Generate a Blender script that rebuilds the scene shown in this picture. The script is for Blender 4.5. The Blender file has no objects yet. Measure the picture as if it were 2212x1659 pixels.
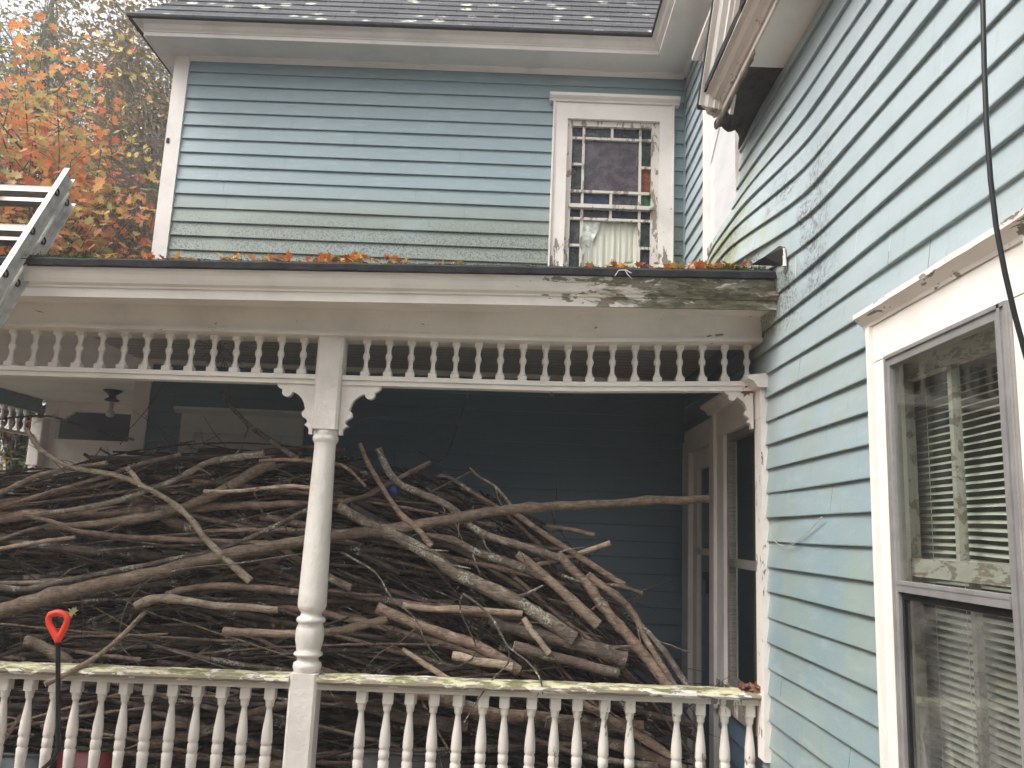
import bpy, math, random
from math import sin, cos, pi, atan, atan2, sqrt, radians, exp
from mathutils import Vector, Matrix, noise as MN
random.seed(7)
SC = bpy.context.scene
COL = SC.collection

# ------------------------------------------------------------------ camera
F_PX, CX, CY, CAMZ = 1780.0, 1106.0, 829.5, 1.75      # measured in a 2212 x 1659 frame
PITCH, ROLL, YAW = atan(315.6 / F_PX), 0.042, atan(14 / F_PX)
R = Matrix.Rotation(YAW, 3, 'Z') @ Matrix.Rotation(pi / 2 + PITCH, 3, 'X') @ Matrix.Rotation(ROLL, 3, 'Z')
CAM = Vector((0, 0, CAMZ))
cd = bpy.data.cameras.new('camera'); co = bpy.data.objects.new('camera', cd); COL.objects.link(co)
co.matrix_world = Matrix.Translation(CAM) @ R.to_4x4()
cd.sensor_width = 36; cd.lens = 36 * F_PX / 2212; cd.clip_start = 0.05; cd.clip_end = 600
SC.camera = co

def ray(px, py): return R @ Vector(((px - CX) / F_PX, -(py - CY) / F_PX, -1.0))
def at(px, py, Y): d = ray(px, py); return CAM + d * (Y / d.y)
def atX(px, py, X): d = ray(px, py); return CAM + d * (X / d.x)

# ------------------------------------------------------------------ light
EL, AZ = radians(50), radians(243)     # soft high light from behind-left of the camera
w = bpy.data.worlds.new('World'); SC.world = w; w.use_nodes = True
wt = w.node_tree; wt.nodes.clear()
sk = wt.nodes.new('ShaderNodeTexSky'); sk.sky_type = 'NISHITA'; sk.sun_disc = False
sk.sun_elevation = EL; sk.sun_rotation = AZ; sk.dust_density = 4.0; sk.air_density = 1.0; sk.ozone_density = 1.0
hs = wt.nodes.new('ShaderNodeHueSaturation'); hs.inputs['Saturation'].default_value = 0.15; hs.inputs['Value'].default_value = 1.0
bg = wt.nodes.new('ShaderNodeBackground'); bg.inputs['Strength'].default_value = 0.15
wo = wt.nodes.new('ShaderNodeOutputWorld')
wt.links.new(sk.outputs[0], hs.inputs['Color']); wt.links.new(hs.outputs[0], bg.inputs[0]); wt.links.new(bg.outputs[0], wo.inputs[0])
sl = bpy.data.lights.new('sun', 'SUN'); sl.energy = 1.25; sl.angle = radians(25); sl.color = (1.0, 0.975, 0.94)
so = bpy.data.objects.new('sun', sl); COL.objects.link(so)
sd = Vector((sin(AZ) * cos(EL), cos(AZ) * cos(EL), sin(EL)))
so.rotation_euler = sd.to_track_quat('Z', 'Y').to_euler(); so.location = sd * 30
SC.view_settings.view_transform = 'Standard'; SC.view_settings.look = 'None'
SC.view_settings.exposure = 1.48; SC.view_settings.gamma = 1.0
SC.view_settings.use_curve_mapping = False
SC.render.engine = 'CYCLES'; SC.cycles.max_bounces = 8; SC.cycles.transparent_max_bounces = 12

# ------------------------------------------------------------------ materials
class NT:
    def __init__(s, name):
        s.m = bpy.data.materials.new(name); s.m.use_nodes = True
        s.t = s.m.node_tree; s.n = s.t.nodes; s.l = s.t.links
        s.b = s.n['Principled BSDF']; s.out = s.n['Material Output']
        s._pos = None
    def pos(s):
        if not s._pos: s._pos = s.n.new('ShaderNodeNewGeometry').outputs['Position']
        return s._pos
    def objc(s): return s.n.new('ShaderNodeTexCoord').outputs['Object']
    def nrm(s): return s.n.new('ShaderNodeNewGeometry').outputs['Normal']
    def inp(s, sock, v):
        if isinstance(v, (int, float)): sock.default_value = v
        elif isinstance(v, (tuple, list)):
            sock.default_value = tuple(v) + (1,) if len(v) == 3 and sock.type == 'RGBA' else tuple(v)
        else: s.l.new(v, sock)
    def scaled(s, v, sc):
        n = s.n.new('ShaderNodeMapping'); s.l.new(v, n.inputs[0]); n.inputs['Scale'].default_value = sc; return n.outputs[0]
    def noise(s, scale=5, detail=4, rough=.55, vec=None, dist=0, stretch=None):
        n = s.n.new('ShaderNodeTexNoise'); v = vec or s.pos()
        if stretch: v = s.scaled(v, stretch)
        s.l.new(v, n.inputs['Vector']); n.inputs['Scale'].default_value = scale; n.inputs['Detail'].default_value = detail
        n.inputs['Roughness'].default_value = rough; n.inputs['Distortion'].default_value = dist
        return n.outputs['Fac']
    def vor(s, scale=5, vec=None, feat='F1', rnd=1):
        n = s.n.new('ShaderNodeTexVoronoi'); s.l.new(vec or s.pos(), n.inputs['Vector']); n.inputs['Scale'].default_value = scale
        n.feature = feat; n.inputs['Randomness'].default_value = rnd; return n.outputs['Distance']
    def step(s, v, a, b):
        n = s.n.new('ShaderNodeMapRange'); s.inp(n.inputs[0], v); n.inputs[1].default_value = a; n.inputs[2].default_value = b
        n.interpolation_type = 'SMOOTHSTEP'; return n.outputs[0]
    def math(s, op, a, b=0, c=0):
        n = s.n.new('ShaderNodeMath'); n.operation = op; s.inp(n.inputs[0], a); s.inp(n.inputs[1], b)
        if op in ('MULTIPLY_ADD',): s.inp(n.inputs[2], c)
        return n.outputs[0]
    def mul(s, a, b): return s.math('MULTIPLY', a, b)
    def add(s, a, b): return s.math('ADD', a, b)
    def mix(s, f, a, b):
        n = s.n.new('ShaderNodeMix'); n.data_type = 'RGBA'; s.inp(n.inputs[0], f); s.inp(n.inputs[6], a); s.inp(n.inputs[7], b); return n.outputs[2]
    def sep(s, v=None):
        n = s.n.new('ShaderNodeSeparateXYZ'); s.l.new(v or s.pos(), n.inputs[0]); return n.outputs
    def rnd(s): return s.n.new('ShaderNodeObjectInfo').outputs['Random']
    def bump(s, h, strength=.3, dist=.01):
        n = s.n.new('ShaderNodeBump'); s.inp(n.inputs['Height'], h); n.inputs['Strength'].default_value = strength
        n.inputs['Distance'].default_value = dist; s.l.new(n.outputs[0], s.b.inputs['Normal']); return n.outputs[0]
    def done(s, col=None, rough=.6, spec=.4, metal=0):
        if col is not None: s.inp(s.b.inputs['Base Color'], col)
        s.inp(s.b.inputs['Roughness'], rough); s.b.inputs['Specular IOR Level'].default_value = spec; s.b.inputs['Metallic'].default_value = metal
        return s.m

WHITE = (.80, .74, .68)
WOOD = (.22, .185, .145)

def paint(name, base=WHITE, peel=.0, moss=0.0, top_moss=0.0, xmask=None, zmask=None, lumps=0.0, chips=.0, along='x'):
    """old oil paint: dirt, hairline grain, peeling to grey wood, algae"""
    n = NT(name)
    dirt = n.noise(3.1, 5, .6); fine = n.noise(38, 3, .6)
    col = n.mix(n.step(dirt, .42, .8), base, tuple(c * .80 for c in base))
    col = n.mix(n.mul(n.step(fine, .55, .8), .22 if not lumps else .05), col, tuple(c * .72 for c in base))
    st = (1, 9, 9) if along == 'x' else ((9, 1, 9) if along == 'y' else (9, 9, 1))
    grain = n.noise(9, 6, .65, stretch=st)
    hgt = n.add(n.mul(grain, .35), n.mul(n.noise(24, 2), .25 + lumps))
    if lumps: hgt = n.add(hgt, n.mul(n.step(n.noise(34, 4, .7, dist=.6), .52, .56), .6 * lumps))
    if peel > 0:
        st2 = (1, 3.2, 3.2) if along == 'x' else ((3.2, 1, 3.2) if along == 'y' else (3.2, 3.2, 1))
        pn = n.noise(6.5, 8, .66, stretch=st2, dist=.4)
        if xmask:
            g = n.step(n.sep()[0], xmask[0], xmask[1]); pn = n.add(pn, n.mul(n.math('SUBTRACT', g, 1.0), .28))
        if zmask:
            g = n.step(n.sep()[2], zmask[0], zmask[1]); pn = n.add(pn, n.mul(n.math('SUBTRACT', g, 1.0), .28))
        th = .72 - peel * .35
        pm = n.step(pn, th, th + .012)
        wc = n.mix(n.noise(14, 6, .7, stretch=st), tuple(c * .55 for c in WOOD), tuple(c * 1.7 for c in WOOD))
        col = n.mix(pm, col, wc); hgt = n.add(hgt, n.mul(n.math('SUBTRACT', 1.0, pm), 1.1))
    if chips:
        ch = n.step(n.noise(17, 5, .7, dist=.3), .80 - chips * .2, .815 - chips * .2)
        col = n.mix(ch, col, (.17, .13, .10)); hgt = n.add(hgt, n.mul(n.math('SUBTRACT', 1.0, ch), .8))
    if moss > 0:
        mn = n.noise(4.2, 6, .65, stretch=(1, 3.6, 4.2) if along == 'x' else (1, 1, 1), dist=.5); 
        if xmask:
            g = n.step(n.sep()[0], xmask[0], xmask[1]); mn = n.add(mn, n.mul(n.math('SUBTRACT', g, 1.0), .5))
        mc = n.mix(n.step(n.noise(13, 6, .7, stretch=(1, 3, 4) if along == 'x' else (1, 1, 1)), .38, .64), (.050, .052, .022), (.20, .185, .10))
        col = n.mix(n.mul(n.step(mn, .66 - moss * .35, .80 - moss * .35), .85), col, mc)
    if top_moss > 0:
        nz = n.sep(n.nrm())[2]
        mm = n.mul(n.step(nz, .15, .75), n.step(n.noise(9, 6, .7), .55 - top_moss * .3, .68 - top_moss * .3))
        mc = n.mix(n.step(n.noise(11, 5, .65, stretch=(1, 3, 3)), .42, .58), (.17, .165, .075), (.60, .57, .36))
        col = n.mix(mm, col, mc)
    n.bump(hgt, .35 if not lumps else .5, .006)
    return n.done(col, .55, .35)

M = {}
M['trim'] = paint('cream_trim_paint', chips=.25)
M['trim_y'] = paint('cream_trim_paint_side', along='y', chips=.2)
M['trim_v'] = paint('cream_casing_paint', along='z', chips=.15)
M['cornice'] = paint('porch_cornice_paint', peel=.72, moss=.85, xmask=(-.5, .75))
M['beam'] = paint('porch_beam_paint', chips=.5, peel=.12)
M['rail'] = paint('handrail_paint', peel=.72, top_moss=.55)
M['post'] = paint('lumpy_post_paint', lumps=1.1, along='z', chips=.0)
M['baluster'] = paint('baluster_paint', base=(.70, .645, .585), peel=.40, along='z', chips=.2, xmask=(-1.5, 1.0))
M['spindle'] = paint('spandrel_paint', along='z', chips=.25)
M['sash'] = paint('flaking_sash_paint', base=(.66, .61, .55), peel=.5, along='z')
M['casing_old'] = paint('peeling_casing_paint', peel=.9, along='z', zmask=(4.35, 3.55))
M['rot_trim'] = paint('rotted_cornice_paint', base=(.64, .54, .47), peel=.35, along='y', chips=.4)
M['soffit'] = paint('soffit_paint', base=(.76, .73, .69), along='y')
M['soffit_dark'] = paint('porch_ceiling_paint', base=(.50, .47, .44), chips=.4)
M['casing_porch'] = paint('worn_casing_paint', along='z', peel=.32, chips=.4)
M['sash_in'] = paint('inner_sash_paint', base=(.46, .44, .39), peel=.5, along='y')
M['bead'] = paint('ceiling_groove', base=(.33, .31, .29))
M['cap'] = paint('weathered_drip_cap_paint', peel=.42, along='y')

def siding(name, side):
    n = NT(name); X, Y, Z = n.sep()
    a = n.mix(n.noise(1.3, 4, .6), (.205, .285, .308), (.268, .345, .362))
    st = (1, 6, 9) if side else (6, 1, 9)
    streak = n.noise(7, 5, .6, stretch=(1, 1.0, 5) if side else (1.0, 1, 5))
    a = n.mix(n.mul(n.step(streak, .5, .75), .35), a, (.38, .44, .44))
    drip = n.noise(10, 4, .7, stretch=(2.5, 2.5, .35))
    a = n.mix(n.mul(n.step(drip, .52, .75), .30), a, (.22, .27, .235))
    if side:     # chalked paint with sky sheen painted in higher up, algae and grime near the porch roof, faint green lower down
        chalk_sheen = n.mul(n.step(Z, 1.3, 3.2), n.math('MULTIPLY_ADD', n.noise(2.2, 5, .6), .6, .26))
        chalk_sheen = n.mul(chalk_sheen, n.step(n.sep(n.nrm())[2], -.75, -.35))      # lap shade put into the colour: undersides stay darker
        a = n.mix(chalk_sheen, a, (.53, .57, .585))
        alg = n.mul(n.mul(n.step(Y, 3.45, 4.25), n.step(Z, 4.15, 3.3)), n.step(Z, 2.55, 2.9))
        am = n.mul(alg, n.step(n.noise(3.0, 6, .65), .36, .6))
        a = n.mix(n.mul(am, .85), a, (.27, .28, .10))
        g2 = n.mul(n.mul(n.step(n.noise(2.6, 6, .7), .42, .66), n.step(Z, 2.9, 2.3)), .55)
        a = n.mix(g2, a, (.30, .345, .27))
        g3 = n.mul(n.step(n.noise(5, 6, .7, stretch=(1, .6, 3)), .5, .7), .30)
        a = n.mix(g3, a, (.42, .49, .52))
        grime = n.mul(n.step(n.noise(16, 5, .7, stretch=(1, 1.2, .3)), .56, .78), .35)
        a = n.mix(grime, a, (.17, .19, .15))
        sp = n.mul(n.mul(n.step(n.noise(2.6, 3), .40, .52), n.step(Z, 2.6, 2.85)), n.mul(n.step(Z, 3.55, 3.3), n.step(Y, 3.0, 3.4)))
        spk = n.mul(sp, n.step(n.noise(48, 4, .8), .50, .56))
        a = n.mix(n.mul(spk, .8), a, (.07, .06, .05))
    else:        # grime band just above the porch roof
        band = n.mul(n.mul(n.step(Z, 4.38, 3.98), n.step(Z, 3.3, 3.4)), n.step(n.noise(1.5, 5, .65), .25, .5))
        a = n.mix(n.mul(band, .72), a, (.22, .235, .17))
        spk = n.mul(n.mul(n.mul(n.step(Z, 4.2, 3.85), n.step(Z, 3.3, 3.4)), n.step(n.noise(1.8, 4, .6), .34, .5)), n.step(n.noise(78, 4, .8), .51, .56))
        a = n.mix(n.mul(spk, .85), a, (.05, .055, .045))
    porch_shade = n.mul(n.step(Z, 2.93, 2.87), n.step(Y, 4.18, 4.30))       # porch shade painted into the siding colour as a deeper blue
    a = n.mix(porch_shade, a, n.mix(n.noise(3, 4), (.10, .155, .205), (.13, .19, .24)))
    n.bump(n.add(n.noise(8, 5, .6, stretch=st), n.mul(n.noise(60, 2), .15)), .18, .005)
    return n.done(a, .36, .6)
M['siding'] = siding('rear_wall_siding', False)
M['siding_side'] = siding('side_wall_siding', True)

def simple(name, col, rough=.6, spec=.4, metal=0, var=.2, scale=8, bumps=.0, stretch=None):
    n = NT(name); c2 = tuple(c * (1 - var) for c in col)
    cc = n.mix(n.step(n.noise(scale, 5, .6, stretch=stretch), .35, .7), col, c2)
    if bumps: n.bump(n.noise(scale * 4, 4, .6, stretch=stretch), bumps, .006)
    return n.done(cc, rough, spec, metal)
M['teal_strip'] = simple('corner_strip', (.20, .29, .31), .5)
M['dark'] = simple('dark_interior', (.03, .03, .03), .9)
M['dark_wall'] = simple('room_wall', (.07, .068, .06), .9)
M['asphalt_edge'] = simple('shingle_edge', (.03, .03, .034), .9, var=.5, scale=20, bumps=.6)
M['alu'] = simple('storm_aluminium', (.40, .385, .375), .45, .5, .5, .18, 12, .05)
M['ladder'] = simple('ladder_aluminium', (.56, .54, .49), .5, .5, .15, .35, 14, .12)
M['rung'] = simple('rung_aluminium', (.33, .30, .26), .5, .5, .4, .4, 20, .1, (1, 8, 8))
M['rubber'] = simple('black_cable', (.012, .012, .013), .5)
M['black'] = simple('black_plastic', (.012, .012, .014), .35)
M['steel'] = simple('bare_steel', (.45, .45, .46), .3, .5, .9)
M['redplastic'] = simple('red_plastic', (.85, .06, .025), .42, .5, 0, .12)
M['wire'] = simple('pale_wire', (.52, .50, .44), .5)
M['floor'] = simple('porch_floor', (.14, .13, .12), .8, var=.4, bumps=.3)
M['ground'] = simple('ground', (.21, .17, .12), .95, var=.5, scale=1.5, bumps=.5)
M['moss'] = simple('green_moss', (.10, .15, .025), .95, var=.55, scale=30, bumps=1)
M['moss_y'] = simple('dry_moss', (.16, .15, .05), .95, var=.6, scale=30, bumps=1)
M['rot'] = simple('rotten_wood', (.055, .048, .042), .9, var=.65, scale=9, bumps=1.0, stretch=(1.5, 1, 1))
M['rotlight'] = simple('delaminated_wood', (.20, .16, .12), .9, var=.6, scale=9, bumps=.8)
M['bin_gray'] = simple('grey_plastic_bin', (.11, .115, .11), .5, var=.3)
M['bin_teal'] = simple('teal_plastic_bin', (.17, .21, .21), .45, var=.3)
M['bin_red'] = simple('red_plastic_tub', (.28, .02, .02), .35, var=.3)
M['green_rim'] = simple('green_rim', (.03, .10, .05), .4)
M['blue'] = simple('blue_plastic', (.008, .03, .13), .6)
M['iron'] = simple('dark_fixture', (.012, .016, .03), .4)
M['porcelain'] = simple('porcelain', (.6, .56, .5), .3)
M['pale_board'] = simple('pale_panel', (.68, .66, .61), .6, var=.12, scale=3)
M['film'] = simple('plastic_covered_pane', (.74, .72, .71), .3, .5, 0, .12, 3, .3, (1, 1, 3))

def curtain_m():
    n = NT('curtain'); n.bump(n.noise(90, 2), .1, .002); return n.done(n.mix(n.noise(4, 3), (.80, .78, .69), (.70, .69, .60)), .9, .1)
M['curtain'] = curtain_m()
def glassy(name, col, rough=.12, b=.6, scale=40, emit=None):
    col = tuple(x * .6 for x in col); n = NT(name); c = n.mix(n.step(n.noise(scale * .5, 3), .4, .65), col, tuple(x * 1.9 + .006 for x in col))
    n.bump(n.noise(scale, 3, .6, dist=1.0), b, .012); n.done(c, rough, .45)
    return n.m
M['g_purple'] = glassy('purple_glass', (.085, .070, .085), .2, .5, 34)
M['g_navy'] = glassy('navy_glass', (.012, .014, .035), .13, .8, 42)
M['g_blue'] = glassy('blue_glass', (.014, .022, .07), .13, .8, 42)
M['g_grey'] = glassy('grey_glass', (.05, .05, .055), .15, .8, 42)
M['g_green'] = glassy('green_glass', (.010, .030, .018), .13, .6, 42)
M['g_bright'] = glassy('bright_green_glass', (.02, .09, .03), .13, .6, 42)
M['g_amber'] = glassy('amber_glass', (.22, .05, .008), .13, 1., 42)
M['foil'] = glassy('crinkled_foil', (.9, .95, .85), .16, 1., 26)

def clear_glass(name, haze=.06, tint=(.9, .93, .9), hazecol=(.35, .36, .33)):
    n = NT(name); n.n.remove(n.b)
    tr = n.n.new('ShaderNodeBsdfTransparent'); tr.inputs[0].default_value = tint + (1,)
    gl = n.n.new('ShaderNodeBsdfGlossy'); gl.inputs['Roughness'].default_value = .02; gl.inputs[0].default_value = (1, 1, 1, 1)
    df = n.n.new('ShaderNodeBsdfDiffuse'); df.inputs[0].default_value = hazecol + (1,)
    fr = n.n.new('ShaderNodeFresnel'); bf = n.n.new('ShaderNodeNewGeometry').outputs['Backfacing']     # same reflectance seen from either side of the thin pane
    n.l.new(n.math('MULTIPLY_ADD', bf, 1 / 1.5 - 1.5, 1.5), fr.inputs[0])
    fr2 = n.math('MULTIPLY', fr.outputs[0], 1.35)
    m1 = n.n.new('ShaderNodeMixShader'); m2 = n.n.new('ShaderNodeMixShader')
    hz = n.math('MULTIPLY', n.step(n.noise(5, 4), .2, .9), haze * 2)
    n.l.new(hz, m1.inputs[0]); n.l.new(tr.outputs[0], m1.inputs[1]); n.l.new(df.outputs[0], m1.inputs[2])
    n.l.new(fr2, m2.inputs[0]); n.l.new(m1.outputs[0], m2.inputs[1]); n.l.new(gl.outputs[0], m2.inputs[2])
    n.l.new(m2.outputs[0], n.out.inputs[0]); return n.m
M['glass'] = clear_glass('storm_glass', .04, (.80, .83, .79))
M['screen_glass'] = clear_glass('screened_glass', .34, (.66, .68, .64), (.20, .20, .185))
M['dim_glass'] = clear_glass('dusty_glass', .02, (.97, .98, .96))

def shingle():
    n = NT('roof_shingles'); br = n.n.new('ShaderNodeTexBrick'); 
    P = n.sep(); cb = n.n.new('ShaderNodeCombineXYZ'); n.l.new(P[0], cb.inputs[0]); n.l.new(n.mul(P[2], 1.305), cb.inputs[1])
    n.l.new(cb.outputs[0], br.inputs['Vector']); br.inputs['Scale'].default_value = 1; br.offset = .5
    br.inputs['Brick Width'].default_value = .305; br.inputs['Row Height'].default_value = .127; br.inputs['Mortar Size'].default_value = .004
    br.inputs['Color1'].default_value = (.07, .07, .074, 1); br.inputs['Color2'].default_value = (.112, .112, .116, 1); br.inputs['Mortar'].default_value = (.035, .035, .04, 1)
    c = n.mix(n.mul(n.step(n.noise(60, 3, .7), .4, .7), .35), br.outputs[0], (.20, .20, .21))
    lich = n.mul(n.step(n.vor(6.5, n.scaled(n.pos(), (.8, .8, 1.2))), .30, .17), n.step(n.noise(30, 5, .75), .40, .50))
    lich = n.mul(lich, n.step(n.noise(2.6, 3), .42, .56))
    c = n.mix(lich, c, (.55, .57, .48)); n.bump(n.noise(90, 3, .7), .4, .004)
    return n.done(c, .95, .2)
M['shingle'] = shingle()

def bark(name, c1, c2, lich=0, lc=(.42, .43, .36), stripe=(1, 1, 1)):
    n = NT(name); o = n.objc()
    r = n.rnd(); g = n.noise(15, 6, .7, vec=o); os_ = n.scaled(o, (.22, 1, 1)); g2 = n.noise(95, 5, .75, vec=os_, dist=.6)
    c = n.mix(n.step(g, .38, .62), c1, c2)
    c = n.mix(n.mul(n.step(g2, .47, .62), .75), c, tuple(x * .28 for x in c1))
    c = n.mix(n.mul(n.step(n.noise(34, 4, .7, vec=os_), .55, .68), .5), c, tuple(min(.6, x * 1.75) for x in c1))
    v = n.n.new('ShaderNodeHueSaturation'); n.l.new(c, v.inputs['Color']); n.l.new(n.math('MULTIPLY_ADD', r, .75, .6), v.inputs['Value']); v.inputs['Saturation'].default_value = .95
    c = v.outputs[0]
    if lich:
        lm = n.mul(n.step(n.noise(9, 3, vec=o), .60 - lich * .25, .70 - lich * .25), n.step(n.noise(75, 4, .75, vec=o), .48, .55))
        c = n.mix(lm, c, lc)
    n.bump(n.add(g, g2), 1.0, .009)
    return n.done(c, .85, .25)
M['b_brown'] = bark('brown_bark', (.30, .205, .148), (.17, .115, .085), .05)
M['b_dark'] = bark('dark_bark', (.19, .138, .108), (.105, .078, .064), .15)
M['b_lich'] = bark('lichen_bark', (.23, .175, .135), (.13, .098, .078), .4, (.40, .39, .31))
M['b_tan'] = bark('stripped_tan_wood', (.38, .275, .195), (.26, .185, .13), 0)
M['b_pale'] = bark('pale_stripped_wood', (.44, .34, .25), (.32, .24, .175), 0)
M['b_twig'] = bark('twig_bark', (.17, .14, .115), (.11, .09, .075), .2)
M['cutwood'] = simple('cut_wood_end', (.50, .38, .26), .8, var=.4, scale=25)
M['b_bush'] = bark('bare_bush_bark', (.34, .30, .26), (.24, .21, .19), 0)
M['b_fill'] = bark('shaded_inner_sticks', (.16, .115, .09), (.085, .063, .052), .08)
M['b_trunk'] = bark('tree_bark', (.16, .13, .11), (.10, .085, .075), .3)

def leafm(name, cols, tr=.35):
    n = NT(name); ri = n.n.new('ShaderNodeNewGeometry').outputs['Random Per Island']
    rp = n.n.new('ShaderNodeValToRGB'); n.l.new(ri, rp.inputs[0]); el = rp.color_ramp.elements
    while len(el) < len(cols): el.new(.5)
    for i, c in enumerate(cols): el[i].position = i / (len(cols) - 1); el[i].color = c + (1,)
    n.inp(n.b.inputs['Base Color'], rp.outputs[0]); n.b.inputs['Roughness'].default_value = .6
    t = n.n.new('ShaderNodeBsdfTranslucent'); n.l.new(rp.outputs[0], t.inputs[0]); mx = n.n.new('ShaderNodeMixShader'); mx.inputs[0].default_value = tr
    n.l.new(n.b.outputs[0], mx.inputs[1]); n.l.new(t.outputs[0], mx.inputs[2]); n.l.new(mx.outputs[0], n.out.inputs[0]); return n.m
M['maple'] = leafm('maple_leaves', [(.58, .15, .08), (.66, .23, .09), (.68, .30, .10), (.64, .37, .12), (.50, .38, .14), (.33, .34, .13), (.64, .25, .11)], .45)
M['litter'] = leafm('fallen_leaves', [(.45, .10, .03), (.62, .20, .04), (.60, .32, .07), (.50, .36, .14), (.28, .10, .05), (.6, .42, .16)], .25)
M['brownlit'] = leafm('brown_leaves', [(.16, .05, .03), (.22, .09, .05), (.12, .06, .04), (.28, .13, .07)], .1)
M['fir'] = leafm('evergreen_needles', [(.07, .13, .065), (.10, .17, .08), (.13, .18, .09), (.18, .17, .09)], .3)
M['rusty'] = leafm('russet_leaves', [(.30, .17, .07), (.22, .16, .07), (.14, .16, .06), (.38, .21, .08), (.10, .12, .05)], .4)
M['yellow'] = leafm('yellow_leaves', [(.68, .50, .16), (.64, .54, .22), (.56, .40, .16)], .5)
M['shrub'] = leafm('shrub_leaves', [(.20, .22, .08), (.36, .30, .12), (.12, .17, .06), (.5, .42, .2)], .4)
M['woods'] = leafm('blocker_leaves', [(.05, .06, .03), (.10, .07, .03), (.07, .06, .035)], .1)

# ------------------------------------------------------------------ mesh helpers
class MB:
    def __init__(s): s.v = []; s.f = []; s.mi = []; s.mats = []; s.sm = []
    def mat(s, m):
        if m is None: return 0
        if m not in s.mats: s.mats.append(m)
        return s.mats.index(m)
    def add(s, vs, fs, m=None, smooth=False):
        b = len(s.v); s.v += [tuple(v) for v in vs]; k = s.mat(m)
        for f in fs: s.f.append(tuple(b + i for i in f)); s.mi.append(k); s.sm.append(smooth)
    def box(s, x0, x1, y0, y1, z0, z1, m=None, fn=None):
        vs = [(x, y, z) for x in (x0, x1) for y in (y0, y1) for z in (z0, z1)]
        if fn: vs = [fn(v) for v in vs]
        s.add(vs, [(0, 1, 3, 2), (4, 6, 7, 5), (0, 4, 5, 1), (2, 3, 7, 6), (0, 2, 6, 4), (1, 5, 7, 3)], m)
    def prism(s, prof, axis, a0, a1, m=None, n=1, fn=None, caps=True):
        """extrude a closed 2-D profile along x ('x': profile=(y,z)), y ('y': (x,z)) or z ('z': (x,y))"""
        N = len(prof); vs = []
        for i in range(n + 1):
            t = a0 + (a1 - a0) * i / n
            for p in prof:
                v = (t, p[0], p[1]) if axis == 'x' else ((p[0], t, p[1]) if axis == 'y' else (p[0], p[1], t))
                vs.append(fn(v) if fn else v)
        fs = []
        for i in range(n):
            for j in range(N):
                k = (j + 1) % N; fs.append((i * N + j, i * N + k, (i + 1) * N + k, (i + 1) * N + j))
        if caps: fs += [tuple(range(N)), tuple(n * N + j for j in reversed(range(N)))]
        s.add(vs, fs, m)
    def lathe(s, prof, cx, cy, m=None, seg=14, caps=True):
        vs = []; fs = []
        for (r, z) in prof:
            for k in range(seg): a = 2 * pi * k / seg; vs.append((cx + r * cos(a), cy + r * sin(a), z))
        for i in range(len(prof) - 1):
            for k in range(seg):
                j = (k + 1) % seg; fs.append((i * seg + k, i * seg + j, (i + 1) * seg + j, (i + 1) * seg + k))
        s.add(vs, fs, m, True)
        if caps:
            b = len(prof) - 1
            s.add([vs[k] for k in range(seg)], [tuple(reversed(range(seg)))], m); s.add([vs[b * seg + k] for k in range(seg)], [tuple(range(seg))], m)
    def tube(s, pts, rad, m=None, seg=6, caps=True, rough=0):
        pts = [Vector(p) for p in pts]; n = len(pts)
        if isinstance(rad, (int, float)): rad = [rad] * n
        up = Vector((0.13, .31, .94)); vs = []; fs = []; prev = None
        for i, p in enumerate(pts):
            t = (pts[min(i + 1, n - 1)] - pts[max(i - 1, 0)])
            if t.length < 1e-7: t = Vector((1, 0, 0))
            t.normalize()
            a = (prev - t * prev.dot(t)) if prev else up.cross(t)
            if a.length < 1e-4: a = Vector((1, 0, 0)).cross(t)
            a.normalize(); prev = a; b = t.cross(a)
            for k in range(seg):
                an = 2 * pi * k / seg; rr = rad[i] * (1 + (random.uniform(-rough, rough) if rough else 0))
                vs.append(p + (a * cos(an) + b * sin(an)) * rr)
        for i in range(n - 1):
            for k in range(seg):
                j = (k + 1) % seg; fs.append((i * seg + k, i * seg + j, (i + 1) * seg + j, (i + 1) * seg + k))
        s.add(vs, fs, m, True)
        if caps:
            s.add([vs[k] for k in range(seg)], [tuple(reversed(range(seg)))], m); s.add([vs[(n - 1) * seg + k] for k in range(seg)], [tuple(range(seg))], m)
    def poly_xz(s, pts, y0, y1, m=None):
        s.prism([(p[0], p[1]) for p in pts], 'y', y0, y1, m)

def wloc(o):
    v = Vector((0, 0, 0))
    while o: v += o.location; o = o.parent
    return v
def obj(name, mb, m=None, parent=None):
    me = bpy.data.meshes.new(name); off = wloc(parent) if parent else Vector((0, 0, 0))
    me.from_pydata([(v[0] - off.x, v[1] - off.y, v[2] - off.z) for v in mb.v], [], mb.f)
    mats = [x for x in mb.mats] or ([m] if m else [])
    if mb.mats and m and None in mb.mats: pass
    for x in mats: me.materials.append(x if not isinstance(x, str) else M[x])
    if mb.mats: me.polygons.foreach_set('material_index', mb.mi)
    me.polygons.foreach_set('use_smooth', mb.sm); me.update()
    o = bpy.data.objects.new(name, me); COL.objects.link(o)
    if parent: o.parent = parent
    return o
def local_copy(o, parent, loc):
    c = o.copy(); COL.objects.link(c); c.parent = parent; c.location = loc; return c
def tag(o, label=None, cat=None, group=None, kind=None):
    if label: o['label'] = label
    if cat: o['category'] = cat
    if group: o['group'] = group
    if kind: o['kind'] = kind
    return o
def thing(name, label, cat, loc=(0, 0, 0), group=None):
    o = bpy.data.objects.new(name, None); COL.objects.link(o); o.location = loc; o.empty_display_size = .2
    return tag(o, label, cat, group)
def part(name, m, parent, *boxes, label=None):
    mb = MB()
    for b in boxes: mb.box(*b)
    o = obj(name, mb, M[m] if isinstance(m, str) else m, parent)
    if label: o['label'] = label
    return o

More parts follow.
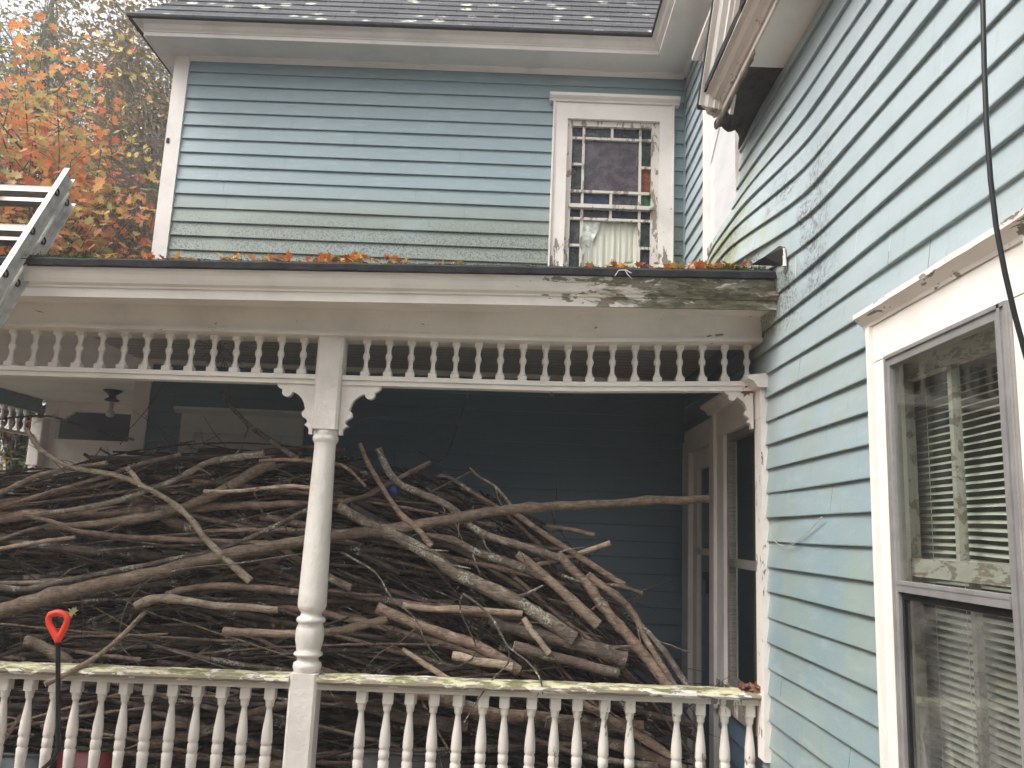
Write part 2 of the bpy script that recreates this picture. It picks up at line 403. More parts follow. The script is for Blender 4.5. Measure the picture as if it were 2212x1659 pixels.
# ------------------------------------------------------------------ key planes
XW, YB = 1.25, 6.07          # face of the side wall, face of the rear wall
PY = 4.17                    # plane of the porch posts, rail and spandrel
XC = -2.84                   # left corner of the house
def sagE(x): return .022 * (x - .27) if x < .27 else .02 * (x - .27)
def sagB(x): return .0115 * (x - .27) if x < .27 else .045 * (x - .27)
def sagR(x): return .007 * (x + .7)
def sst(v, a, b):
    t = max(0, min(1, (v - a) / (b - a))); return t * t * (3 - 2 * t)
def bulge(y, z):             # the side wall swells outward where it meets the porch roof
    fy = sst(y, 3.3, 4.3) * (1 - sst(y, 4.75, 5.5))
    fz = exp(-((z - 3.15) / .42) ** 2) if z > 3.15 else 1 - sst(3.15 - z, 0, .3)
    return .17 * fy * fz

# ------------------------------------------------------------------ ground
g = MB(); g.add([(-150, -150, 0), (150, -150, 0), (150, 150, 0), (-150, 150, 0)], [(0, 1, 2, 3)])
tag(obj('ground', g, M['ground']), kind='structure')

# ================================================================== HOUSE
house = thing('house', 'pale blue clapboard house with cream trim and a stained glass window above the porch roof', 'house', (0, 7, 0))

def clap(mb, side, a0, a1, z0, z1, expo, holes, zfun=None, step=.14):
    nz = int(math.ceil((z1 - z0) / expo)); s_off = (a0,)
    for i in range(nz):
        zb = z0 + i * expo; zt = min(zb + expo, z1); zm = (zb + zt) / 2
        cuts = [(h[0], h[1]) for h in holes if h[2] < zm < h[3]]
        segs = [(a0, a1)]
        for c in cuts:
            ns = []
            for s_ in segs:
                if c[1] <= s_[0] or c[0] >= s_[1]: ns.append(s_); continue
                if c[0] > s_[0]: ns.append((s_[0], c[0]))
                if c[1] < s_[1]: ns.append((c[1], s_[1]))
            segs = ns
        jit = random.uniform(-.0012, .0012)
        for (s0, s1) in segs:        # sheathing behind the boards
            if side: q = [(XW + .004 - bulge(s0, zb), s0, zb), (XW + .004 - bulge(s1, zb), s1, zb), (XW + .004 - bulge(s1, zt), s1, zt), (XW + .004 - bulge(s0, zt), s0, zt)]
            else: q = [(s0, YB + .004, zb), (s1, YB + .004, zb), (s1, YB + .004, zt), (s0, YB + .004, zt)]
            if not side or s1 < 3.3: mb.add(q, [(0, 1, 2, 3)])
        jo = []; jp = s_off[0] + random.uniform(.3, 2.6)
        while jp < a1: jo.append(jp); jp += random.uniform(1.5, 3.2)
        ns = []
        for (s0, s1) in segs:
            c0 = s0
            for j in jo:
                if c0 + .15 < j < s1 - .15: ns.append((c0, j - .0012)); c0 = j + .0012
            ns.append((c0, s1))
        for (s0, s1) in ns:
            n = max(1, int((s1 - s0) / step)); vs = []
            for k in range(n + 1):
                a = s0 + (s1 - s0) * k / n
                wv = (.0045 if side else .0025) * MN.noise(Vector((a * .9, i * .9, 3.1))) + jit
                wo_ = (.006 if side else .003) * MN.noise(Vector((a * 1.1, i * 2.3, 8.1)))
                for (z, out) in ((zb, .002), (zb, .0185), (zb + .004, .0195), (zt + .014, .0018)):
                    zz = z + wv
                    if side: vs.append((XW - out - wo_ - bulge(a, zz), a, zz))
                    else: vs.append((a, YB - out - wo_, zz))
            fs = []
            for k in range(n):
                for q in range(3):
                    p = k * 4 + q; fs.append((p, p + 1, p + 5, p + 4) if side else (p, p + 4, p + 5, p + 1))
            mb.add(vs, fs)
# rear wall (two storeys, the lower one inside the porch)
mb = MB(); z_first = 3.882 - .1145 * 32
clap(mb, False, XC + .06, XW, z_first, 5.38, .1145, [(.21, 1.115, 3.60, 5.09), (-2.46, -1.58, 1.2, 2.52)])
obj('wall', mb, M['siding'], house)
# side wall running towards the camera
mb = MB(); zs0 = 1.745 - .1172 * 13
clap(mb, True, -3.0, YB, zs0, 5.38, .1172, [(1.89, 2.79, .86, 2.47), (4.075, 4.97, .84, 2.50), (5.04, 5.93, .2, 2.40), (4.50, 5.30, 3.62, 5.11)], step=.1)
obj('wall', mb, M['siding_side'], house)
# left end wall of the upper storey and the wall body behind the siding
mb = MB(); mb.box(XC, XC + .01, YB + .05, 11.5, .2, 5.38); mb.box(XC + .02, XW - .01, 11.4, 11.5, .2, 5.38)
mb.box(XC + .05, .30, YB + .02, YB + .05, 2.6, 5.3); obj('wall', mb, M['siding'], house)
# corner boards
mb = MB(); mb.box(XC, XC + .105, YB - .03, YB, .2, 5.395); mb.box(XC - .012, XC, YB - .03, YB + .13, .2, 5.38)
obj('corner_board', mb, M['trim_v'], house)
part('hole', 'dark', house, (XC + .0, XC + .022, YB - .036, YB - .0305, 4.63, 4.67))
part('corner_strip', 'teal_strip', house, (XW - .03, XW - .012, YB - .03, YB - .015, 3.0, 5.38))

# ---- upper eaves: cornice with crown moulding, soffit, hip roof
ZS = 5.38
mb = MB(); mb.box(-2.98, XW, 5.79, YB - .0, ZS, ZS + .02); mb.box(.985, XW - .0, -1.0, 5.79, ZS, ZS + .02); mb.box(-2.98, XC - .014, YB, 11.6, ZS, ZS + .02)
obj('soffit', mb, M['soffit'], house)
mb = MB(); mb.prism([(YB - .017, ZS), (YB - .05, ZS), (YB - .05, ZS - .012), (YB - .035, ZS - .02), (YB - .017, ZS - .035)], 'x', XC + .11, XW)
mb.prism([(XW - .017, ZS), (XW - .05, ZS), (XW - .05, ZS - .012), (XW - .035, ZS - .02), (XW - .017, ZS - .035)], 'y', 3.4, YB - .05)
obj('frieze_moulding', mb, M['trim'], house)
crown = [(0, 0), (-.012, 0), (-.012, .030), (-.02, .034), (-.02, .04), (-.038, .055), (-.05, .078), (-.07, .095), (-.078, .10), (-.078, .112), (0, .112)]
mb = MB()
mb.prism([(5.785 + p[0], ZS + p[1]) for p in crown], 'x', -2.985, .985)
mb.prism([(.985 + p[0], ZS + p[1]) for p in crown], 'y', -1.0, 5.785)
mb.prism([(-2.985 + p[0], ZS + p[1]) for p in crown], 'y', 5.785, 11.6)
mb.box(-3.06, -2.985, 5.71, 5.785, ZS + .095, ZS + .11)
obj('cornice', mb, M['trim'], house)
# roof with stepped shingle courses
SL = math.tan(radians(50))
mb = MB(); zr = ZS + .115; yr = 5.685
nc = 34; ex = .127; dz = ex * sin(radians(50)); dy = ex * cos(radians(50))
for i in range(nc):
    y0, z0_ = yr + i * dy, zr + i * dz; y1, z1_ = y0 + dy, z0_ + dz
    xl0, xl1 = -3.085 + i * dy, -3.085 + (i + 1) * dy
    xr0, xr1 = .905 + i * dy, .905 + (i + 1) * dy
    n = 24; vs = []
    for k in range(n + 1):
        t = k / n; j = .004 * MN.noise(Vector((t * 12, i * 3.1, 1)))
        xa = xl0 + (xr0 - xl0) * t; xb = xl1 + (xr1 - xl1) * t
        vs += [(xa, y0 + .001, z0_ - .004), (xa, y0 - .006, z0_ + .008 + j), (xb, y1, z1_ + .001)]
    fs = []
    for k in range(n):
        for q in (0, 1): p = k * 3 + q; fs.append((p, p + 3, p + 4, p + 1))
    mb.add(vs, fs)
# left hip plane and right-wing plane
T = nc * dy; H = nc * dz
mb.add([(-3.085, yr, zr), (-3.085, 11.7, zr), (-3.085 + T, 11.7, zr + H), (-3.085 + T, yr + T, zr + H)], [(0, 3, 2, 1)])
mb.add([(.905, yr, zr), (.905, -1.0, zr), (.905 + T, -1.0, zr + H), (.905 + T, yr + T, zr + H)], [(0, 1, 2, 3)])
roof = obj('roof', mb, M['shingle'], house)
mb = MB(); mb.box(-3.09, .93, yr - .012, yr + .03, zr - .016, zr + .004); mb.box(.895, .93, -1.0, yr - .012, zr - .016, zr + .004); mb.box(-3.095, -3.06, yr + .03, 11.7, zr - .016, zr + .004)
obj('drip_edge', mb, M['asphalt_edge'], roof)

# ---- generic window builders
def win_rear(parent):
    W = part('window', 'trim', parent, (.20, 1.125, YB - .052, YB + .02, 4.959, 5.095)); W['label'] = 'stained glass window with flaking muntins above the porch roof'
    part('casing', 'casing_old', W, (.20, .305, YB - .055, YB + .02, 3.45, 4.957)); part('casing', 'casing_old', W, (1.028, 1.125, YB - .055, YB + .02, 3.45, 4.957))
    part('casing_band', 'trim', W, (.187, .199, YB - .07, YB, 3.45, 5.095)); part('casing_band', 'trim', W, (1.126, 1.138, YB - .07, YB, 3.45, 5.095))
    mb = MB(); mb.prism([(YB, 5.096), (YB - .066, 5.096), (YB - .072, 5.108), (YB - .088, 5.118), (YB - .1, 5.128), (YB - .105, 5.15), (YB, 5.156)], 'x', .155, 1.18); obj('drip_cap', mb, M['trim'], W)
    F = MB(); y0, y1 = YB - .012, YB + .03     # sash frame
    F.box(.306, .345, y0 - .014, y1, 3.5, 4.955); F.box(.969, 1.027, y0 - .014, y1, 3.5, 4.955); F.box(.346, .968, y0 - .012, y1, 4.912, 4.955)
    F.box(.335, .985, y0 - .028, y1, 4.228, 4.258)
    obj('sash_frame', F, M['sash'], W)
    V = MB(); t = .010
    def v(x, z0, z1): V.box(x - t, x + t, y0, y1 - .01, z0, z1)
    def h(z, x0, x1): V.box(x0, x1, y0 - .003, y1 - .012, z - t, z + t)
    for (x) in (.437, .883): v(x, 4.259, 4.911); v(x, 3.5, 4.227)
    v(.660, 4.823, 4.911); v(.660, 4.259, 4.362); v(.660, 4.155, 4.227)
    h(4.814, .346, .968); h(4.371, .346, .968); h(4.594, .346, .427); h(4.585, .893, .968)
    h(4.146, .346, .968); h(3.929, .346, .427); h(3.925, .893, .968)
    obj('muntins', V, M['sash'], W)
    P = MB(); gy = YB + .010
    def p(x0, x1, z0, z1, m): P.add([(x0, gy, z0), (x1, gy, z0), (x1, gy, z1), (x0, gy, z1)], [(0, 1, 2, 3)], M[m])
    xs = (.345, .437, .66, .883, .969)
    p(xs[0], xs[1], 4.814, 4.912, 'g_navy'); p(xs[1], xs[2], 4.814, 4.912, 'g_grey'); p(xs[2], xs[3], 4.814, 4.912, 'g_navy'); p(xs[3], xs[4], 4.814, 4.912, 'g_navy')
    p(xs[0], xs[1], 4.594, 4.814, 'g_grey'); p(xs[0], xs[1], 4.371, 4.594, 'g_green'); p(xs[1], xs[3], 4.371, 4.814, 'g_purple')
    p(xs[3], xs[4], 4.585, 4.814, 'g_green'); p(xs[3], xs[4], 4.371, 4.585, 'g_amber')
    p(xs[0], xs[1], 4.258, 4.371, 'g_grey'); p(xs[1], xs[2], 4.258, 4.371, 'g_blue'); p(xs[2], xs[3], 4.258, 4.371, 'g_grey'); p(xs[3], xs[4], 4.258, 4.371, 'g_bright')
    p(xs[0], xs[1], 4.146, 4.228, 'g_navy'); p(xs[1], xs[2], 4.146, 4.228, 'g_grey'); p(xs[2], xs[3], 4.146, 4.228, 'g_navy'); p(xs[3], xs[4], 4.146, 4.228, 'g_navy')
    p(xs[0], xs[1], 3.927, 4.146, 'g_grey'); p(xs[0], xs[1], 3.5, 3.927, 'g_green'); p(xs[3], xs[4], 3.927, 4.146, 'g_green'); p(xs[3], xs[4], 3.5, 3.927, 'g_navy')
    p(xs[1], xs[3], 3.5, 4.146, 'dim_glass')
    obj('panes', P, None, W)
    # foil scrap and the gathered curtain behind the clear lower pane
    Q = MB(); ring = [(.445, 4.137), (.585, 4.135), (.578, 4.09), (.553, 4.03), (.527, 3.965), (.508, 3.99), (.50, 3.93), (.478, 3.95), (.462, 3.85), (.445, 3.83)]
    Q.prism([(a, b) for a, b in ring], 'y', gy + .004, gy + .010); obj('foil_scrap', Q, M['foil'], W)
    C = MB(); n = 150; vs = []
    for k in range(n + 1):
        x = .44 + .44 * k / n; d = .0045 * sin(k * .42) + .004 * sin(k * .19 + 1) + .004 * MN.noise(Vector((k * .3, 0, 0)))
        for z in (4.14, 4.0, 3.8, 3.5):
            s_ = .4 if z > 4.1 else 1
            vs.append((x, gy + .022 + d * s_, z))
    C.add(vs, [(k * 4 + q, k * 4 + 4 + q, k * 4 + 5 + q, k * 4 + 1 + q) for k in range(n) for q in range(3)], None, True)
    obj('curtain', C, M['curtain'], W)
    B = MB(); B.box(.15, 1.15, YB + .12, YB + .14, 3.3, 5.1); obj('backing', B, M['dark'], W)
    return W
win_rear(house)

# large double-hung window close to the camera on the side wall
def win_side(parent):
    x = XW
    W = part('window', 'trim_y', parent, (x - .10, x + .02, 1.84, 2.84, .84, .879)); W['label'] = 'large double hung window with a grey storm frame and white blinds'
    part('casing', 'trim_v', W, (x - .032, x + .02, 2.675, 2.774, .88, 2.367)); part('casing', 'trim_v', W, (x - .032, x + .02, 1.90, 1.985, .88, 2.367))
    part('casing_band', 'trim_v', W, (x - .047, x, 2.775, 2.803, .80, 2.495)); part('casing_band', 'trim_v', W, (x - .047, x, 1.868, 1.899, .80, 2.495))
    part('header_board', 'trim_y', W, (x - .034, x + .02, 1.90, 2.774, 2.369, 2.495))
    mb = MB(); mb.prism([(x, 2.496), (x - .040, 2.496), (x - .044, 2.506), (x - .058, 2.520), (x - .070, 2.530), (x - .074, 2.532), (x - .074, 2.549), (x - .04, 2.562), (x, 2.575)], 'y', 1.80, 2.838, n=14,
        fn=lambda v: (v[0] + .003 * MN.noise(Vector((v[1] * 9, v[2] * 30, 0))), v[1], v[2] + .003 * MN.noise(Vector((v[1] * 8, 5, v[2] * 20)))))
    obj('drip_cap', mb, M['cap'], W)
    # storm frame (aluminium) with meeting rail
    S = MB(); y0, y1 = 1.986, 2.674
    S.box(x - .040, x - .008, y1 - .030, y1, .88, 2.366); S.box(x - .040, x - .008, y0, y0 + .062, .88, 2.366)
    S.box(x - .040, x - .008, y0 + .063, y1 - .031, 2.33, 2.366); S.box(x - .044, x - .006, y0 + .063, y1 - .031, 1.612, 1.645); S.box(x - .040, x - .008, y0 + .063, y1 - .031, .88, .915)
    S.box(x - .046, x - .040, y1 - .012, y1, .88, 2.366); S.box(x - .046, x - .040, y0 + .03, y0 + .042, .88, 2.366); S.box(x - .046, x - .040, y0 + .003, y0 + .012, .88, 2.366); S.box(x - .046, x - .040, y0 + .013, y1 - .013, 2.355, 2.366)
    S.box(x - .046, x - .044, y0 + .063, y1 - .031, 1.634, 1.645)
    obj('storm_frame', S, M['alu'], W)
    S = MB(); ya, yb = y0 + .064, y1 - .032
    S.box(x - .030, x - .012, yb - .014, yb, .93, 1.611); S.box(x - .030, x - .012, ya, ya + .014, .93, 1.611); S.box(x - .030, x - .012, ya + .015, yb - .015, 1.59, 1.611)
    obj('screen_frame', S, M['black'], W)
    G = MB(); G.add([(x - .030, ya, 1.645), (x - .030, yb, 1.645), (x - .030, yb, 2.33), (x - .030, ya, 2.33)], [(3, 2, 1, 0)], M['glass'])
    G.add([(x - .020, ya, .915), (x - .020, yb, .915), (x - .020, yb, 1.612), (x - .020, ya, 1.612)], [(3, 2, 1, 0)], M['screen_glass']); obj('storm_pane', G, None, W)
    # wooden sash behind the storm window
    K = MB(); xs = x + .03
    K.box(xs, xs + .035, ya - .02, yb + .11, 2.29, 2.38); K.box(xs, xs + .035, yb + .06, yb + .11, .88, 2.289); K.box(xs, xs + .035, ya - .05, ya + .01, .88, 2.289)
    K.box(xs - .012, xs + .03, ya + .011, yb + .059, 1.66, 1.715); K.box(xs, xs + .03, ya + .011, yb + .059, .9, .97)
    K.box(xs + .002, xs + .028, 2.405, 2.427, 1.716, 2.289); K.box(xs + .034, xs + .056, 2.405, 2.427, .971, 1.655)
    obj('sash', K, M['sash_in'], W)
    G = MB(); G.add([(xs + .018, ya, 1.70), (xs + .018, yb + .06, 1.70), (xs + .018, yb + .06, 2.29), (xs + .018, ya, 2.29)], [(3, 2, 1, 0)]); obj('sash_pane', G, M['dim_glass'], W)
    # venetian blind, some slats bent
    L = MB(); xb = x + .115; n = 16
    for i in range(58):
        z = .95 + i * .0232
        if z > 2.36: break
        vs = []
        for k in range(n + 1):
            y = 1.93 + .90 * k / n; sg = -.012 * exp(-((z - 1.78) / .10) ** 2) * sst(1 - k / n, .3, 1) + .002 * MN.noise(Vector((y * 5, z * 9, 0)))
            vs += [(xb - .0085, y, z - .0055 + sg), (xb, y, z + .0006 + sg), (xb + .0085, y, z + .0055 + sg)]
        L.add(vs, [(k * 3 + q, k * 3 + 3 + q, k * 3 + 4 + q, k * 3 + 1 + q) for k in range(n) for q in range(2)], None, True)
    L.box(xb - .014, xb + .014, 1.925, 2.84, 2.36, 2.39)
    for y in (2.10, 2.52, 2.70): L.tube([(xb - .012, y, .95), (xb - .012, y, 2.26)], .0012, seg=4)
    nb = NT('blind_slats'); nb.done((.72, .73, .64), .4, .4); obj('blind', L, nb.m, W)
    # the dim room with a shelf and curtain, and a lit lamp deep inside
    Rm = MB(); Rm.add([(x + .07, .9, .3), (x + .07, 4.0, .3), (x + .07, 4.0, 2.8), (x + .07, .9, 2.8), (3.8, .9, .3), (3.8, 4.0, .3), (3.8, 4.0, 2.8), (3.8, .9, 2.8)],
        [(4, 5, 6, 7), (0, 4, 7, 3), (1, 2, 6, 5), (0, 1, 5, 4), (3, 7, 6, 2)]); Rm.box(3.0, 3.3, 1.4, 2.6, .3, 1.5); obj('room', Rm, M['dark_wall'], W)
    Cn = MB(); vs = []
    for k in range(40):
        y = 2.93 + .2 * k / 39; d = .012 * sin(k * .9)
        for z in (2.3, .92): vs.append((x + .10 + d, y, z))
    Cn.add(vs, [(k * 2, k * 2 + 2, k * 2 + 3, k * 2 + 1) for k in range(39)], None, True); nb2 = NT('grey_drape'); nb2.done((.20, .20, .18), .9, .1); obj('drape', Cn, nb2.m, W)
    em = NT('lit_lamp'); em.b.inputs['Emission Color'].default_value = (1, .45, .12, 1); em.b.inputs['Emission Strength'].default_value = 3; em.done((.8, .5, .2), .4)
    q = MB(); c = Vector((2.35, 4.0 * 0 + 3.72, 2.33)); q.lathe([(.012, c.z - .04), (.035, c.z - .03), (.045, c.z), (.03, c.z + .03), (.012, c.z + .04)], c.x, c.y, None, 10); obj('lamp_bulb', q, em.m, W)
win_side(house)

# window inside the porch on the side wall
def win_porch_side(parent):
    x = XW
    W = part('window', 'casing_old', parent, (x - .045, x + .02, 4.172, 4.955, .83, .965))
    part('casing', 'trim_v', W, (x - .04, x + .02, 4.80, 4.955, .966, 2.35)); part('casing', 'casing_porch', W, (x - .04, x + .02, 4.06, 4.17, .74, 2.35))
    mb = MB(); mb.box(x - .042, x + .02, 4.06, 4.955, 2.351, 2.50); mb.box(x - .06, x, 4.956, 5.0, .80, 2.50); obj('header_board', mb, M['trim_y'], W)
    mb = MB(); mb.prism([(x, 2.501), (x - .06, 2.501), (x - .08, 2.53), (x - .11, 2.545), (x - .11, 2.56), (x, 2.575)], 'y', 4.03, 5.1); obj('drip_cap', mb, M['trim_y'], W)
    mb = MB(); mb.box(x - .02, x + .02, 4.171, 4.21, .966, 2.35); mb.box(x - .02, x + .02, 4.76, 4.799, .966, 2.35); mb.box(x - .02, x + .02, 4.211, 4.759, 2.31, 2.35)
    mb.box(x - .03, x + .02, 4.211, 4.759, 1.60, 1.645); mb.box(x - .02, x + .02, 4.211, 4.759, .966, 1.0); obj('storm_frame', mb, M['rung'], W)
    G = MB(); G.add([(x - .0, 4.21, 1.0), (x - .0, 4.76, 1.0), (x - .0, 4.76, 2.31), (x - .0, 4.21, 2.31)], [(3, 2, 1, 0)]); obj('pane', G, M['dim_glass'], W)
    B = MB(); B.box(x + .15, x + .17, 3.9, 5.95, .5, 2.8); obj('backing', B, M['dark'], W)
    C = MB(); vs = []
    for k in range(60):
        y = 4.3 + .45 * k / 59; d = .02 * sin(k * .8)
        for z in (2.35, .96): vs.append((x + .12 + d, y, z))
    C.add(vs, [(k * 2, k * 2 + 2, k * 2 + 3, k * 2 + 1) for k in range(59)], None, True); nb = NT('dark_drape'); nb.done((.09, .095, .075), .9, .1); obj('drape', C, nb.m, W)
win_porch_side(house)
# storm door inside the porch
def door_porch(parent):
    x = XW
    D = part('door', 'trim_v', parent, (x - .012, x + .02, 5.62, 5.74, .3, 2.33), (x - .012, x + .02, 5.135, 5.195, .3, 2.33), (x - .012, x + .02, 5.196, 5.619, 2.205, 2.33), (x - .012, x + .02, 5.196, 5.619, 1.645, 1.685))
    D['label'] = 'narrow storm door with two dark panes deep in the porch'
    part('door_frame', 'trim_v', D, (x - .045, x + .02, 5.741, 5.95, .25, 2.42), (x - .045, x + .02, 5.02, 5.134, .25, 2.42), (x - .045, x + .02, 5.135, 5.74, 2.331, 2.419), (x - .03, x + .02, 5.0, 5.96, 2.421, 2.50))
    part('pane', 'dim_glass', D, (x - .002, x + .002, 5.196, 5.619, .35, 1.644), (x - .002, x + .002, 5.196, 5.619, 1.686, 2.204))
    part('backing', 'dark', D, (x + .06, x + .08, 4.99, 6.5, .2, 2.6))
    part('handle', 'black', D, (x - .06, x - .013, 5.16, 5.185, 1.42, 1.55), (x - .075, x - .061, 5.15, 5.20, 1.50, 1.55))
door_porch(house)
# upper window on the side wall, its pane covered with white plastic
def win_upper(parent):
    x = XW
    W = part('window', 'film', parent, (x - .022, x + .01, 4.501, 5.169, 3.62, 5.06))
    part('casing', 'trim_v', W, (x - .045, x, 5.17, 5.315, 3.45, 5.06)); part('casing', 'trim_v', W, (x - .045, x, 4.485, 4.50, 3.6, 5.06))
    W['label'] = 'upper window with its pane covered by white plastic'
    part('header_board', 'trim_y', W, (x - .047, x, 4.485, 5.315, 5.061, 5.12))
    part('drip_cap', 'trim_y', W, (x - .10, x, 4.42, 5.42, 5.121, 5.15))
    mb = MB(); mb.tube([(x - .024, 5.165, 4.22), (x - .024, 4.75, 4.46), (x - .024, 4.52, 4.58)], .005, seg=5); obj('cord', mb, M['trim'], W)
    part('sill', 'casing_old', W, (x - .05, x, 4.62, 5.17, 3.575, 3.619))
win_upper(house)
# window at the back of the porch, mostly behind the brush
def win_back(parent):
    W = part('window', 'pale_board', parent, (-2.369, -1.661, YB - .02, YB - .01, 1.2, 2.36))
    part('casing', 'pale_board', W, (-2.47, -2.37, YB - .05, YB, 1.2, 2.36)); part('casing', 'pale_board', W, (-1.66, -1.57, YB - .05, YB, 1.2, 2.36))
    part('header_board', 'pale_board', W, (-2.47, -1.57, YB - .052, YB, 2.361, 2.50))
    mb = MB(); mb.prism([(YB, 2.501), (YB - .055, 2.501), (YB - .09, 2.525), (YB - .09, 2.545), (YB, 2.555)], 'x', -2.52, -1.53); obj('drip_cap', mb, M['pale_board'], W)
win_back(house)

# ---- lower eave on the side wall: horizontal cornice with a rotted end, and the rake rising from it
def low_eave(parent):
    z = 4.03; y1 = 4.27
    mb = MB(); mb.box(1.055, XW, 1.0, 3.70, z, z + .02); S = obj('soffit', mb, M['soffit'], parent)
    mb = MB(); n = 26; xs0, xs1 = 1.05, XW - .005; vs = []; m = 10
    for i in range(n + 1):
        for j in range(m + 1):
            fx = j / m; ye = 4.335 + .04 * fx + .035 * MN.noise(Vector((fx * 9, 1.3, 0))) + (.14 if fx > .72 else 0) * sst(fx, .72, .95)
            y = 3.70 + (ye - 3.70) * i / n
            zz = z + .012 + .018 * MN.noise(Vector((fx * 6, y * 8, 2))) - .06 * sst(y, 4.1, 4.5) * fx
            vs.append((xs0 + (xs1 - xs0) * fx, y, zz))
    fs = [(i * (m + 1) + j, (i + 1) * (m + 1) + j, (i + 1) * (m + 1) + j + 1, i * (m + 1) + j + 1) for i in range(n) for j in range(m)]
    top = [(a[0], a[1], a[2] + .03) for a in vs]; N = len(vs); fs2 = [(f[3] + N, f[2] + N, f[1] + N, f[0] + N) for f in fs]
    e = [n * (m + 1) + j for j in range(m + 1)]; fs3 = [(e[j], e[j + 1], e[j + 1] + N, e[j] + N) for j in range(m)]
    mb.add(vs + top, fs + fs2 + fs3); o = obj('rotten_soffit', mb, M['rot'], S); o['label'] = 'blackened rotten soffit board at the end of the low eave'
    prof = [(1.054, z), (1.042, z - .006), (1.042, z + .022), (1.030, z + .028), (1.020, z + .040), (.995, z + .060), (.978, z + .082), (.962, z + .094), (.955, z + .098), (.955, z + .108), (1.054, z + .108)]
    mb = MB(); ny = 60
    def jag(v):
        x_, y_, z_ = v; k = sst(y_, 3.85, 4.25)
        return (x_ + .010 * k * MN.noise(Vector((y_ * 22, z_ * 40, 0))), y_ + (.05 * MN.noise(Vector((x_ * 60, z_ * 50, 4))) if y_ > y1 - .001 else 0), z_ + .008 * k * MN.noise(Vector((y_ * 30, x_ * 30, 9))))
    mb.prism(prof, 'y', 1.0, y1, n=ny, fn=jag); obj('cornice', mb, M['rot_trim'], parent)['label'] = 'peeling crown moulding of the low eave with a rotted end'
    mb = MB()       # splintered strip under the crown
    for k in range(26):
        y = 3.55 + .70 * k / 26 + random.uniform(-.01, .01); l = random.uniform(.03, .09); w_ = random.uniform(.006, .02)
        mb.prism([(1.046, y), (1.046 + w_, y + l * .4), (1.05 + w_ * .5, y + l), (1.043, y + l)], 'z', z - .016 - random.uniform(0, .01), z - .007)
    obj('splinters', mb, M['rotlight'], parent)
    mb = MB(); ny = 50; vs = []         # roofing edge above it, ragged
    for i in range(ny + 1):
        y = 1.0 + (4.33 - 1.0) * i / ny; r = .012 * MN.noise(Vector((y * 16, 0, 0))); k = sst(y, 3.4, 4.3)
        vs += [(.950 + r - .02 * k * abs(MN.noise(Vector((y * 9, 3, 0)))), y, z + .109), (.945 + r, y, z + .140 + .01 * k * MN.noise(Vector((y * 20, 7, 0)))), (XW, y, z + .33), (XW, y, z + .109)]
    mb.add(vs, [(i * 4 + q, i * 4 + (q + 1) % 4, i * 4 + 4 + (q + 1) % 4, i * 4 + 4 + q) for i in range(ny) for q in range(4)] + [(0, 3, 2, 1), (ny * 4, ny * 4 + 1, ny * 4 + 2, ny * 4 + 3)])
    obj('eave_roofing', mb, M['asphalt_edge'], parent)
    # rake: crown + board climbing at the roof pitch towards the camera
    a = radians(48); y0, z0_ = 4.20, 4.10; L = 2.2
    d = Vector((0, -cos(a), sin(a))); nrm_ = Vector((0, -sin(a), -cos(a)))
    def sweep(name, prof, m, par):
        mb = MB(); N = len(prof); vs = []
        for s_ in (0, L):
            for (x_, h) in prof: vs.append(Vector((x_, y0, z0_)) + d * s_ - Vector((0, sin(a), cos(a))) * h)
        mb.add(vs, [(j, (j + 1) % N, N + (j + 1) % N, N + j) for j in range(N)] + [tuple(range(N)), tuple(reversed(range(N, 2 * N)))]); return obj(name, mb, M[m], par)
    sweep('rake_cornice', [(.93, .0), (.93, .012), (.955, .022), (.97, .045), (.995, .06), (1.0, .075), (1.02, .08), (1.02, .095), (1.06, .095), (1.06, 0)], 'trim_y', parent)
    sweep('rake_board', [(1.061, .02), (1.061, .20), (1.08, .20), (1.08, .02)], 'trim_y', parent)
    sweep('rake_roofing', [(.925, -.03), (.925, -.001), (1.3, -.001), (1.3, -.03)], 'asphalt_edge', parent)
low_eave(house)

# ================================================================== PORCH
porch = thing('porch', 'open front porch with turned cream posts, spindle spandrel and mossy railing', 'porch', (0, 4.17, .2))
XL = -5.05                     # outer side of the wrapped porch
part('floor', 'floor', porch, (XL - .1, XW - .02, 4.05, YB, .19, .25), (XL - .1, XC - .02, YB + .001, 8.8, .19, .25))
part('skirt', 'trim', porch, (XL - .1, XW - .02, 4.03, 4.049, .02, .24))
# ceiling boards
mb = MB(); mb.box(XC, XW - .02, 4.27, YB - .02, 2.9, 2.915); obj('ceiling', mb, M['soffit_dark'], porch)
mb = MB(); mb.box(XL + .05, XC - .014, 4.27, 8.8, 2.902, 2.917); obj('ceiling', mb, M['soffit'], porch)  # daylight at the open end put into a lighter ceiling colour
for k in range(19): pass
mb = MB()
for k in range(18): mb.box(XC, XW - .03, 4.33 + k * .095, 4.336 + k * .095, 2.897, 2.8995)
obj('ceiling_bead', mb, M['bead'], porch)
part('ceiling_moulding', 'trim', porch, (XC + .11, XW - .03, YB - .055, YB - .018, 2.862, 2.896))

